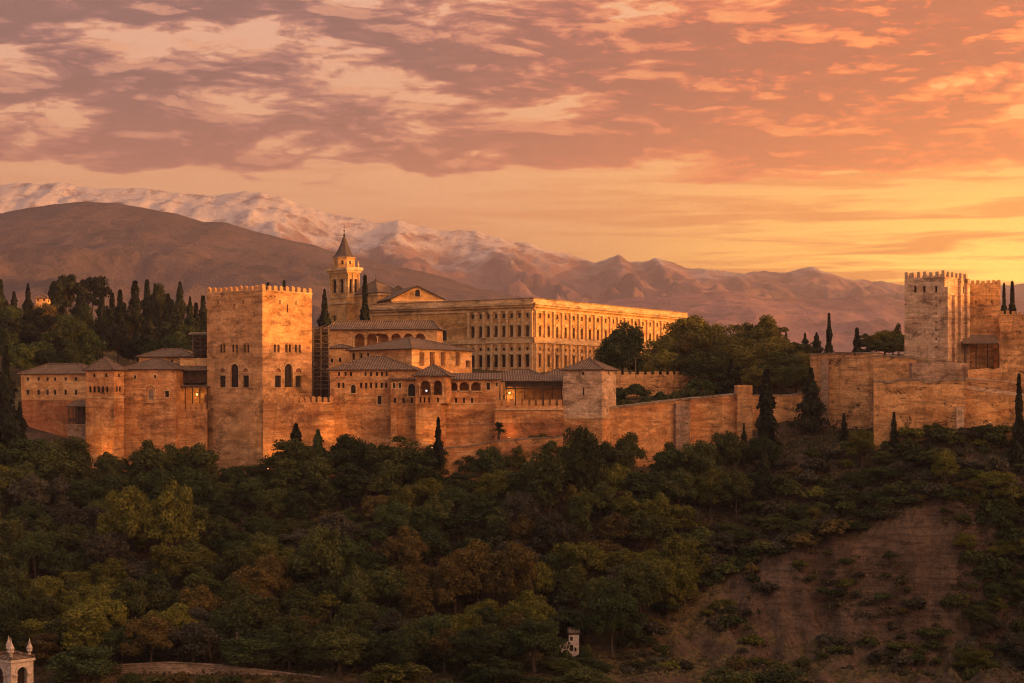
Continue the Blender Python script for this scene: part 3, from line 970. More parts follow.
def hipped_house_behind():
    A, B = K(139, 459), K(194, 457)
    u = (B - A).normalized(); v = Vector((-u.y, u.x))
    q = [A, B, B + v * 9, A + v * 9]
    z0, z1 = 0.0, Z(357.5, 458)
    t = thing('hipped_house', 'plain house whose hipped tiled roof shows behind the ochre block, left of great tower', 'house', base_of(A, z0))
    ops = [op(A, B, x, 361.5, 2.2, 3) for x in (172, 184)]
    m = MB(); box_wall(m, q, z0, z1, ops, (), 0.4); m.build('wall', M_PLASTER, t)
    for o in ops: window(t, A, B, o, 0.3, bars=False, sill=False, frame=False)
    r = MB(); hip_roof(r, q, z1, 2.0, 0.6, mr=1)
    c = (A + B) / 2 + v * 4.5
    r.lathe((c.x - 2, c.y, z1 + 2.2), [(.15, 0), (.18, .3), (.05, .5), (.02, 1.2)], 6, 1)
    r.build('roof', [M_ROOF, M_WOOD], t)
hipped_house_behind()

def side_gallery():
    A, B = K(175, 440), K(207, 440)
    u = (B - A).normalized(); v = Vector((-u.y, u.x))
    z0, zf, z1 = -17.0, Z(409.5, 440), Z(387.5, 440)
    t = thing('open_gallery', 'lamp-lit open gallery above a toothed parapet beside the great tower', 'gallery', base_of(A, z0))
    q = [A, B, B + v * 1.2, A + v * 1.2]
    m = MB(); box_wall(m, q, z0, zf); m.build('wall', M_TAPIA, t)
    merlons(t, A, B, zf, 6, 0.75, 1.7, 0.5, M_TAPIA, True)
    A2, B2 = A + v * 2.2, B + v * 2.2
    for k in range(5):
        p = A2 + u * ((B - A).length * (0.04 + 0.92 * k / 4))
        s = MB(); s.box((p.x, p.y, (zf + z1) / 2), (0.22, 0.22, z1 - zf)); s.build('post', M_WOOD, t)
    f = MB(); a = [A + v * 1.2, B + v * 1.2, B + v * 7, A + v * 7]
    f.prism([(p.x, p.y) for p in a], zf - 0.3, zf - 0.004); f.build('floor_slab', M_COPE, t)
    bk = MB(); a = [A + v * 6.6, B + v * 6.6, B + v * 7, A + v * 7]
    bk.prism([(p.x, p.y) for p in a], zf, Z(358, 446)); bk.build('back_wall', M_PLASTER, t)
    r = MB(); shed_roof(r, [A2 - v * .2, B2 - v * .2, B + v * 6.5, A + v * 6.5], z1, z1 + 1.0, 0.3); r.build('roof', [M_ROOF, M_WOOD], t)
    up = MB(); zu = Z(371, 443)
    for k in range(4):
        p = A + v * 3.4 + u * ((B - A).length * (0.08 + 0.84 * k / 3))
        up.box((p.x, p.y, (z1 + 1 + zu) / 2), (0.25, 0.25, zu - z1 - 1))
    a = [A + v * 4, B + v * 4, B + v * 4.2, A + v * 4.2]
    up.prism([(p.x, p.y) for p in a], z1 + 1.2, zu); up.build('upper_storey', M_WOOD, t)
    r2 = MB(); shed_roof(r2, [A + v * 3.2, B + v * 3.2, B + v * 7, A + v * 7], zu, zu + 1.3, 0.3); r2.build('upper_roof', [M_ROOF, M_WOOD], t)
    return A, B, u, v, zf, z1
GAL = side_gallery()

def scaffold(label, x0, x1, d, ytop, ybot, roof=False):
    A, B = K(x0, d), K(x1, d)
    z0, z1 = Z(ybot, d), Z(ytop, d)
    t = thing('scaffold', label, 'scaffold', base_of(A, z0), 'scaffolds flanking the great tower')
    nb = 2
    for k in range(nb + 1):
        for e in (0, 1.6):
            p = A + (B - A) * (k / nb) + Vector((0, e))
            m = MB(); m.tube((p.x, p.y, z0), (p.x, p.y, z1), 0.09, 0.09, 5); m.build('standard_tube', M_STEEL, t)
    z = z0 + 2.0; k = 0
    while z < z1:
        m = MB()
        for e in (0, 1.6): m.tube((A.x - .4, A.y + e, z), (B.x + .4, B.y + e, z), 0.07, 0.07, 5)
        for e in (0, 1.6): m.tube((A.x - .4, A.y + e, z + 1.0), (B.x + .4, B.y + e, z + 1.0), 0.06, 0.06, 5)
        m.build('ledger_tube', M_STEEL, t)
        pl = MB(); pl.box(((A.x + B.x) / 2, A.y + 0.8, z + .12), ((B - A).length, 1.4, 0.08)); pl.build('plank_deck', M_WOOD, t)
        br = MB(); a, b = (A, B) if k % 2 else (B, A)
        br.tube((a.x, a.y - .1, z), (b.x, b.y - .1, z + 2.0), 0.06, 0.06, 5); br.build('diagonal_brace', M_STEEL, t)
        z += 2.0; k += 1
    sh = MB(); facade(sh, A + Vector((0, 1.9)), B + Vector((0, 1.9)), z0, z1 - 0.6); sh.build('mesh_sheet', mat_plain('dark_debris_netting', rgb(.075, .052, .04), 0.9, 0.5, 0.6), t)
    if roof:
        r = MB(); shed_roof(r, [A - Vector((.8, .8)), B + Vector((.3, -.8)), B + Vector((.3, 3)), A + Vector((-.8, 3))], z1 - 0.1, z1 + 0.6, 0.2); r.build('cover_sheet', [M_COPE, M_WOOD], t)
scaffold('steel scaffold with sloping cover, left side of the great tower', 192.5, 207.5, 449, 335, 387, True)
scaffold('steel scaffold rising against the right side of the great tower', 313, 328.5, 449, 326, 397)

# curtain wall right of the tower
wall_run('curtain_wall', 'crenellated ochre curtain wall running right from the foot of the great tower', 'wall',
         [(262.8, 430.6, 403, 476), (293, 428.6, 402.6, 470), (334.5, 433, 402, 455)], 1.6, M_TAPIA, mer=(1.55, 0.9, 1.5, 0.5, M_TAPIA, True))

# ------------------------------------------------------------------ palace front: hipped building
def hall_left():
    A, B = K(330, 435), K(391.5, 433.5)
    B2 = K(413, 433.5 - (413 - 391.5) * 0.0244)
    u = (B2 - A).normalized(); v = Vector((-u.y, u.x))
    q = [A, B2, B2 + v * 15, A + v * 15]
    z0, z1 = -17.0, Z(370.5, 434)
    t = thing('hipped_hall', 'broad ochre hall under a wide hipped roof, right next to the great tower scaffold', 'building', base_of(A, z0))
    ops = []
    rows = [(x, 374, 2.1, 3.8) for x in (339, 345.5, 351, 365.5, 371, 377, 382, 386.5)] + [(x, 385.3, 2.3, 5.2) for x in (338.8, 343.3, 361, 366.2, 371, 376.3, 381.6, 386.3)]
    for x, y, w_, h in rows: ops.append(op(A, B2, x, y, w_, h))
    o1 = op(A, B2, 353.3, 389, 4.8, 8.5, 'arch'); o2 = op(A, B2, 379.5, 400, 4, 8.6)
    m = MB(); box_wall(m, q, z0, z1, ops + [o1, o2], (), 0.5); m.build('wall', M_TAPIA, t)
    for o in ops: window(t, A, B2, o, 0.4, bars=False, sill=False, frame=False)
    window(t, A, B2, o1, 0.4); window(t, A, B2, o2, 0.4)
    c = MB(); u2 = u; a = [A - v * .12, B2 - v * .12, B2 + v * .1, A + v * .1]
    c.prism([(p.x, p.y) for p in a], Z(379.6, 434), Z(378.6, 434)); c.build('string_course', M_TRIM, t)
    r = MB(); hip_roof(r, q, z1, 3.2, 0.7, ridge=8.6, mr=1); r.build('roof', [M_ROOF, M_WOOD], t)
hall_left()

def palace_front():
    """the long middle front: wall, arcade at the right, roof; the pavilion tower is a thing of its own"""
    A, B = K(390.6, 431.5), K(499, 431.5)
    u = (B - A).normalized(); v = Vector((-u.y, u.x))
    z0, z1 = -17.0, Z(380.3, 431.5)
    q = [A, B, B + v * 9, A + v * 9]
    t = thing('arcaded_hall', 'long palace front with three open arches under a low tiled roof', 'building', base_of(A, z0))
    small = [op(A, B, x, 400.5, 2.2, 5.2) for x in (395, 403.5, 411.8)] + [op(A, B, x, y, 2.0, 5.2) for x, y in ((449.5, 400.5), (456, 400.5), (464, 400.5), (472, 400.5))]
    up = [op(A, B, x, 385.5, 2.1, 5) for x in (394, 400)]
    arch = [op(A, B, 411.7, 390, 7, 12, 'arch')]
    arc = [op(A, B, x, 386.4, 9.2, 8.6, 'arch') for x in (452.6, 464.2, 475.8)]
    sl_ = [op(A, B, 488.2, 386.3, 3.4, 7), op(A, B, 496.6, 384.5, 2.0, 3.6)]
    for o in arc: o['rise'] = 0.9
    m = MB(); box_wall(m, q, z0, z1, small + up + arch + arc + sl_, (), 0.5)
    for o in arc: room(m, A, B, (o['s'] - o['w'] * .6, o['s'] + o['w'] * .6, o['z'] - 0.3, o['z'] + o['h'] + .3, 0.5), 3.0, 0)
    m.build('wall', M_TAPIA, t)
    for o in small: window(t, A, B, o, 0.45, bars=False, sill=False, frame=False, name='loophole')
    for o in up + sl_: window(t, A, B, o, 0.4, bars=False, sill=False)
    window(t, A, B, arch[0], 0.4)
    n = Vector((u.y, -u.x))
    for o in arc:
        b = MB(); p = A + u * o['s'] + n * 0.12
        b.box((p.x, p.y, o['z'] - 0.12), (o['w'] + 0.9, 0.24, 0.24), math.atan2(u.y, u.x)); b.build('arch_sill', M_TRIM, t)
    for x in (447, 458.4, 470, 481.6):
        s, d = plane_at(A, B, x); p = A + u * s + n * 0.10
        b = MB(); b.tube((p.x, p.y, Z(390.6, d)), (p.x, p.y, Z(383.4, d)), 0.13, 0.13, 8); b.box((p.x, p.y, Z(383.4, d) + .15), (.45, .3, .3)); b.build('column', M_TRIM, t)
    st = MB()
    for x0, x1, y0, y1, pr in ((443, 497, 402.8, 403.8, .14), (390.8, 415, 403.2, 404, .12), (440.5, 499, 423.5, 424.2, .10)):
        s0, _ = plane_at(A, B, x0); s1, _ = plane_at(A, B, x1); c = A + u * ((s0 + s1) / 2) + n * pr / 2
        st.box((c.x, c.y, (Z(y0, 431.5) + Z(y1, 431.5)) / 2), (s1 - s0, pr, Z(y0, 431.5) - Z(y1, 431.5)), math.atan2(u.y, u.x))
    st.build('string_course', M_TRIM, t)
    # shallow pier strip
    pr = MB(); s0, _ = plane_at(A, B, 390.8); s1, _ = plane_at(A, B, 397); c = A + u * ((s0 + s1) / 2) + n * .3
    pr.box((c.x, c.y, (z0 + Z(405, 431)) / 2), (s1 - s0, .6, Z(405, 431) - z0)); pr.build('buttress', M_TAPIA, t)
    r = MB(); shed_roof(r, q, z1, z1 + 1.7, 0.55); r.build('roof', [M_ROOF, M_WOOD], t)
palace_front()

def pavilion_tower():
    q = L, Mc, R, Bk = rect((415.6, 427.6), (439.8, 426.4), depth=6)
    q = L, Mc, R, Bk = rect((415.6, 427.6), (446, 426.1), depth=5.2)
    z0, zb, z1 = -19.0, Z(396.5, 427), Z(376.5, 427)
    t = thing('pavilion_tower', 'projecting pavilion tower with two open arches and a pointed tiled roof', 'tower', base_of(Mc, z0))
    # solid lower shaft, narrower at the right, with a flaring top
    low = rect((415.6, 427.6), (440.3, 426.4), depth=5.2)
    m = MB(); box_wall(m, low, z0, Z(403.5, 427)); m.build('shaft', M_TAPIA, t)
    sm = [op(L, Mc, x, 400, 1.9, 5) for x in (420.3, 424.5, 429, 437.8)]
    m = MB(); box_wall(m, q, Z(403.5, 427) + 0.004, zb, sm, ()); m.build('band', M_TAPIA, t)
    for o in sm: window(t, L, Mc, o, 0.45, bars=False, sill=False, frame=False, name='loophole')
    arc = [op(L, Mc, 425.2, 387.7, 9.6, 14.6, 'arch'), op(L, Mc, 437.6, 387.7, 8.4, 14.6, 'arch')]
    m = MB(); facade(m, L, Mc, zb + .004, z1, arc, 0.45)
    u = (Mc - L).normalized(); v = Vector((-u.y, u.x))
    so_ = []
    facade(m, Mc, R, zb + .004, z1, (), .4); facade(m, Bk, L, zb + .004, z1, (), .4); facade(m, R, Bk, zb + .004, z1, (), .4)
    m.poly([(p.x, p.y, z1) for p in q])
    for o in arc: room(m, L, Mc, (o['s'] - o['w'] * .54, o['s'] + o['w'] * .54, o['z'] - 0.02, o['z'] + o['h'] + .3, 0.45), 3.6, 0)
    m.build('arcade', M_TAPIA, t)
    n = Vector((u.y, -u.x))
    for x in (419.6, 431.8, 443):
        s, d = plane_at(L, Mc, x); p = L + u * s + n * .10
        b = MB(); b.tube((p.x, p.y, zb), (p.x, p.y, Z(385, d)), 0.14, 0.14, 8); b.box((p.x, p.y, Z(385, d) + .15), (.5, .3, .35)); b.build('column', M_TRIM, t)
    r = MB(); hip_roof(r, q, z1, 2.6, 0.75, ridge=99, mr=1)
    c = (L + R) / 2; r.lathe((c.x, c.y, z1 + 2.7), [(.15, 0), (.2, .3), (.06, .5), (.02, 1.0)], 6, 1)
    r.build('roof', [M_ROOF, M_WOOD], t)
    # small cold lamp hanging in the left arch
    s, d = plane_at(L, Mc, 425.3); p = L + u * s + v * 1.0
    lt = thing('hanging_lamp', 'small white lamp glowing inside the left arch of the pavilion tower', 'lamp', (p.x, p.y, Z(390.8, d)))
    me_ = MB(); me_.lathe((p.x, p.y, Z(390.8, d)), [(.05, -.2), (.24, -.05), (.24, .15), (.06, .25)], 8)
    em = bpy.data.materials.new('white_lamp_glass'); em.use_nodes = True
    e = NT(em.node_tree); e.n.clear(); x = e.node('ShaderNodeEmission'); x.inputs[0].default_value = (1, .92, .85, 1); x.inputs[1].default_value = 1.2
    oo = e.node('ShaderNodeOutputMaterial'); e.l.new(x.outputs[0], oo.inputs[0])
    me_.build('globe', em, lt)
    rd = MB(); rd.tube((p.x, p.y, Z(390.8, d) + .25), (p.x, p.y, Z(381.2, d)), .03, .03, 5); rd.build('rod', M_IRON, lt)
pavilion_tower()

def right_gallery():
    A, B = K(494.7, 429.4), K(563.5, 429.4)
    u = Vector((1, 0)); v = Vector((0, 1))
    z0, zf = -17.0, Z(408.6, 429.4)
    t = thing('timber_arcade', 'dark roofed gallery with timber posts behind a toothed parapet on red wall', 'gallery', base_of(A, z0))
    zs = Z(423, 429.4)
    q = [A, B, B + v * 2.0, A + v * 2.0]
    m = MB(); box_wall(m, q, zs, zf); m.build('upper_wall', M_TAPIA, t)
    m = MB(); box_wall(m, q, z0, zs - .003); m.build('lower_wall', M_RED, t)
    c = MB(); a = [A - v * .22, B - v * .22, B + v * .1, A + v * .1]; c.prism([(p.x, p.y) for p in a], zf - .35, zf - .003); c.build('ledge', M_TRIM, t)
    A1, B1 = A, B
    pp = MB(); a = [A1, B1, B1 + v * .5, A1 + v * .5]; pp.prism([(p.x, p.y) for p in a], zf, zf + .7); pp.build('parapet', M_TAPIA, t)
    merlons(t, A1 + v * .0, B1 + v * .0, zf + .7, 10, 1.05, 1.5, 0.5, M_TAPIA, False)
    A2, B2 = K(505, 433), K(563, 433)
    zr = Z(381.8, 433)
    fl = MB(); a = [A + v * 2, B + v * 2, B2 + v * 6, A2 + v * 6]; fl.prism([(p.x, p.y) for p in a], zf - .3, zf - .004); fl.build('floor_slab', M_COPE, t)
    for k in range(7):
        p = A2 + (B2 - A2) * (0.02 + 0.96 * k / 6)
        s = MB(); s.box((p.x, p.y, (zf + zr) / 2), (0.24, 0.24, zr - zf)); s.build('post', M_WOOD, t)
    bm_ = MB(); c = (A2 + B2) / 2; bm_.box((c.x, c.y, Z(388.5, 433)), ((B2 - A2).length, .3, .35)); bm_.box((c.x, c.y + .1, Z(383.6, 433)), ((B2 - A2).length, .12, 1.5)); bm_.build('beam', M_WOOD, t)
    bk = MB(); a = [A2 + v * 5.5, B2 + v * 5.5, B2 + v * 6, A2 + v * 6]; bk.prism([(p.x, p.y) for p in a], zf, zr + 1); bk.build('back_wall', M_PLASTER, t)
    ew = MB(); a = [A2 - u * 1.0, A2 - u * .6, A2 + v * 6 - u * .6, A2 + v * 6 - u * 1.0]; ew.prism([(p.x, p.y) for p in a], zf, zr); ew.build('end_wall', M_PLASTER, t)
    r = MB(); shed_roof(r, [A2 - v * .3 - u * .8, B2 - v * .3, B2 + v * 6, A2 + v * 6 - u * .8], zr, zr + 1.5, 0.3); r.build('roof', [M_ROOF, M_WOOD], t)
    p = K(497.5, 429.2)
right_gallery()

def rear_roofs():
    """two roofs and a lit little building seen above the gallery"""
    for nm, lab, x0, x1, d, dep, yb, ye, rise, cat in (
            ('low_house', 'low house whose brown hipped roof shows just above the gallery with timber posts', 492, 548, 446, 10, 395, 377.8, 1.9, 'house'),
            ('low_house', 'small house with a short tiled roof tucked left of the stone square tower', 545, 571, 458, 8, 395, 376.0, 1.7, 'house'),
            ('low_house', 'narrow house with a dark eave line left of the six-arch loggia end', 327, 353, 478, 8, 372, 348.5, 0.9, 'house')):
        A, B = K(x0, d), K(x1, d); v = Vector((0, 1))
        q = [A, B, B + v * dep, A + v * dep]
        z0, z1 = Z(yb, d), Z(ye, d)
        t = thing(nm, lab, cat, base_of(A, z0), 'small houses between the palace halls')
        ops = [op(A, B, x, y, 2.4, 4) for x, y in ((332, 360.5), (340, 360), (348, 352))] if yb == 372 else []
        if yb == 372: ops = ops[:2]
        m = MB(); box_wall(m, q, z0, z1, ops, (), .4); m.build('wall', M_PLASTER, t)
        for o in ops: window(t, A, B, o, .3, bars=False, sill=False, frame=False)
        r = MB(); hip_roof(r, q, z1, rise, 0.5, mr=1); r.build('roof', [M_ROOF, M_WOOD], t)
rear_roofs()

# ------------------------------------------------------------------ stone square tower
def stone_tower():
    q = L, Mc, R, Bk = rect((562.8, 430.0), (602, 426.4), 616)
    z0, zl, z1 = -17.0, Z(416.5, 427), Z(370.3, 427)
    t = thing('stone_tower', 'squat square rubble tower with a low tiled roof in the middle of the walls', 'tower', base_of(Mc, z0))
    lo = [op(L, Mc, 583.5, 391.5, 1.7, 8), op(L, Mc, 583, 373.5, 2.2, 3)]; ro = [op(Mc, R, 608.5, 372.5, 1.2, 3.5)]
    m = MB(); box_wall(m, q, zl, z1, lo, ro, .6); m.build('wall', M_ASHLAR, t)
    for o in lo: window(t, L, Mc, o, .5, bars=False, sill=False, frame=False, name='loophole')
    for o in ro: window(t, Mc, R, o, .5, bars=False, sill=False, frame=False, name='loophole')
    g = grow(q, .15)
    m = MB(); box_wall(m, g, z0, zl - .5); m.build('lower_wall', M_TAPIA, t)
    g2 = grow(q, .35); m = MB(); m.prism([(p.x, p.y) for p in g2], zl - .497, zl - .003); m.build('ledge', M_TRIM, t)
    r = MB(); hip_roof(r, q, z1, 2.7, .45, ridge=99, mr=1); r.build('roof', [M_ROOF, M_WOOD], t)
stone_tower()

# ------------------------------------------------------------------ hall with lit openings
def lit_hall():
    q = L, Mc, R, Bk = rect((349, 472), (411.7, 458), 472)
    z0, z1 = 4.0, Z(349.3, 458)
    t = thing('bright_hall', 'bright orange-lit hall with tall shaded openings above the palace front', 'building', base_of(Mc, z0))
    lo = [op(L, Mc, x, 356.5, 3.0, 6.5) for x in (353.5, 361, 368)]
    ro = [op(Mc, R, x, 359, 5.0, 13.5) for x in (421.8, 432.2, 443, 457.8)] + [op(Mc, R, 468, 364, 4.4, 7)]
    m = MB(); box_wall(m, q, z0, z1, lo, ro, .7)
    m.build('wall', M_PLASTER, t)
    for o in lo: window(t, L, Mc, o, .4, sill=False)
    for o in ro: window(t, Mc, R, o, .65, pane=M_SHUT)
    r = MB(); hip_roof(r, q, z1, 3.3, .75, mr=1); r.build('roof', [M_ROOF, M_WOOD], t)
lit_hall()

def loggia():
    A, B = K(326, 490), K(437, 486)
    u = (B - A).normalized(); v = Vector((-u.y, u.x))
    q = [A, B, B + v * 9, A + v * 9]
    z0, z1 = 8.0, Z(330, 488)
    t = thing('loggia', 'long loggia of six round arches under a straight tiled roof', 'building', base_of(A, z0))
    arc = [op(A, B, x, 340.5, 9.6, 14.5, 'arch') for x in (359.5, 371.6, 383.4, 396, 408.3, 420.2)]
    m = MB(); box_wall(m, q, z0, z1, arc, (), .5)
    for o in arc: room(m, A, B, (o['s'] - o['w'] * .55, o['s'] + o['w'] * .55, o['z'] - .02, o['z'] + o['h'] + .3, .5), 2.6, 0)
    m.build('wall', M_PLASTER, t)
    n = Vector((u.y, -u.x))
    for x in (353.6, 365.6, 377.5, 389.7, 402.2, 414.3, 426.2):
        s, d = plane_at(A, B, x); p = A + u * s + n * .12
        b = MB(); b.tube((p.x, p.y, Z(347.6, d)), (p.x, p.y, Z(337.5, d)), .17, .15, 8); b.box((p.x, p.y, Z(337.5, d) + .2), (.6, .36, .4)); b.build('column', M_TRIM, t)
    pp = MB(); s0, _ = plane_at(A, B, 352); s1, _ = plane_at(A, B, 428); c = A + u * ((s0 + s1) / 2) + n * .12
    pp.box((c.x, c.y, Z(348.6, 488)), (s1 - s0, .24, .5), math.atan2(u.y, u.x)); pp.build('arch_sill', M_TRIM, t)
    r = MB(); hip_roof(r, q, z1, 2.3, .7, ridge=2.5, mr=1); r.build('roof', [M_ROOF, M_WOOD], t)
loggia()

# ------------------------------------------------------------------ renaissance palace
def big_palace():
    q = L, Mc, R, Bk = rect((370.5, 551), (534, 520), 689)
    d0 = 520.0
    z0, zt = 8.0, Z(303, d0)
    t = thing('renaissance_palace', 'huge rectangular stone palace with rows of pilasters, long right side glowing in the sun', 'palace', base_of(Mc, z0))
    zz = lambda y: Z(y, d0)
    uL = (Mc - L).normalized(); uR = (R - Mc).normalized()
    LL, LR = (Mc - L).length, (R - Mc).length
    nb = 20
    s_start, _ = plane_at(L, Mc, 469.0)
    nl = 8
    bl = [s_start + (LL - 0.9 - s_start) * (k + .5) / nl for k in range(nl)]
    brr = [0.9 + (LR - 1.8) * (k + .5) / nb for k in range(nb)]
    mk_ = lambda s, yc, w_, h_, sh: dict(shape=sh, s=s, z=zz(yc) - h_ / 2, w=w_, h=h_)
    lo, ro, klo, kro = [], [], [], []
    for s in bl:
        for kd, o in (('main', mk_(s, 330.5, 1.25, 3.2, 'arch')), ('mezz', mk_(s, 315, 1.0, 1.35, 'rect')), ('ocu', mk_(s, 348.6, 1.05, 1.05, 'round')), ('low', mk_(s, 360.5, 1.3, 3.5, 'rect'))):
            lo.append(o); klo.append(kd)
    for s in brr:
        for kd, o in (('main', mk_(s, 330.5, 1.35, 3.2, 'arch')), ('mezz', mk_(s, 315, 1.05, 1.35, 'rect')), ('ocu', mk_(s, 348.6, 1.1, 1.1, 'round')), ('low', mk_(s, 360.5, 1.4, 3.5, 'rect'))):
            ro.append(o); kro.append(kd)
    sA, _ = plane_at(L, Mc, 444)
    o = mk_(sA, 334, 1.9, 4.2, 'arch'); lo.append(o); klo.append('door')
    m = MB(); box_wall(m, q, z0, zt, lo, ro, .7); m.build('wall', M_SAND, t)
    for fi, (A, B, ops, ks) in enumerate(((L, Mc, lo, klo), (Mc, R, ro, kro))):
        u = (B - A).normalized(); n = Vector((u.y, -u.x)); rz = math.atan2(u.y, u.x)
        for i, (kd, o) in enumerate(zip(ks, ops)):
            if kd in ('mezz', 'ocu'):
                window(t, A, B, o, .45, pane=M_DUSK, bars=False, sill=False, name='oculus' if kd == 'ocu' else 'attic_window'); continue
            wd = window(t, A, B, o, .55, pane=M_DUSK if kd == 'main' else M_DARK, sill=True)
            if kd in ('main', 'low'):
                hd = MB(); c = A + u * o['s'] + n * .16
                zt_ = o['z'] + o['h'] + (.32 if kd == 'low' else .28)
                hd.box((c.x, c.y, zt_), (o['w'] + .95, .34, .22), rz)
                a0, a1 = A + u * (o['s'] - o['w'] / 2 - .45), A + u * (o['s'] + o['w'] / 2 + .45)
                tri = [(a0, zt_ + .112), (a1, zt_ + .112), (A + u * o['s'], zt_ + .75)]
                f_ = [(p.x + n.x * .3, p.y + n.y * .3, z) for p, z in tri]; b_ = [(p.x, p.y, z) for p, z in tri]
                hd.poly(f_); hd.poly([f_[1], b_[1], b_[2], f_[2]]); hd.poly([f_[2], b_[2], b_[0], f_[0]])
                hd.build('pediment', M_TRIM, wd)
        # pilasters, two storeys
        L_ = (B - A).length
        if fi == 0: pos = [s_start + (LL - 0.9 - s_start) * k / nl for k in range(nl)] + [LL - .65]
        else: pos = [.65] + [0.9 + (LR - 1.8) * k / nb for k in range(1, nb)] + [LR - .65]
        for y0, y1, wd_ in ((337.0, 310.5, .62), (371.5, 343.5, .74)):
            h = zz(y1) - zz(y0)
            p0 = None
            for s in pos:
                c = A + u * s + n * .26
                at = Vector((c.x, c.y, zz(y0))) - ROOT[t.name]
                if p0 is None:
                    pm = MB(); pm.box((0, 0, h / 2), (wd_, .52, h)); pm.box((0, -.05, .35), (wd_ + .3, .60, .7)); pm.box((0, -.05, h - .3), (wd_ + .36, .64, .6))
                    p0 = pm.build('pilaster', M_TRIM, t, tuple(at), rz)
                else: copy_child(p0, t, at, rz)
        # horizontal mouldings
        for nm, y0, y1, pr, s0 in (('frieze', 310.4, 308.6, .38, 0), ('cornice', 304.6, 302.4, 1.3, 0), ('cornice_bed', 306.8, 304.7, .7, 0), ('string_course', 342.6, 338.6, .5, 0 if fi else s_start - 9), ('upper_plinth', 338.4, 337.1, .34, 0 if fi else s_start - 1), ('plinth', 378.0, 371.7, .45, 0 if fi else s_start - 1)):
            z_a, z_b = zz(y0), zz(y1)
            p_ = [A + u * s0, B, B + n * pr + (u * pr if fi == 0 else u * pr), A + u * s0 + n * pr - (u * pr if fi else u * 0)]
            if fi == 0: p_ = [A + u * s0, B, B + n * pr, A + u * s0 + n * pr]
            mm = MB(); mm.prism([(p.x, p.y) for p in p_][::-1], z_a, z_b); mm.build(nm, M_TRIM, t)
    # attic parapet and low roof
    g = grow(q, -.4); m = MB(); m.prism([(p.x, p.y) for p in g], zz(302.4) + .003, zz(298.4)); m.build('attic', M_TRIM, t)
    g = grow(q, -.2); m = MB(); m.prism([(p.x, p.y) for p in g], zz(298.3), zz(297.5)); m.build('attic_coping', M_COPE, t)
    r = MB(); hip_roof(r, grow(q, -1.6), zz(297.9), 1.3, 0, .1, ridge=26, mr=1); r.build('roof', [M_ROOF, M_WOOD], t)
big_palace()

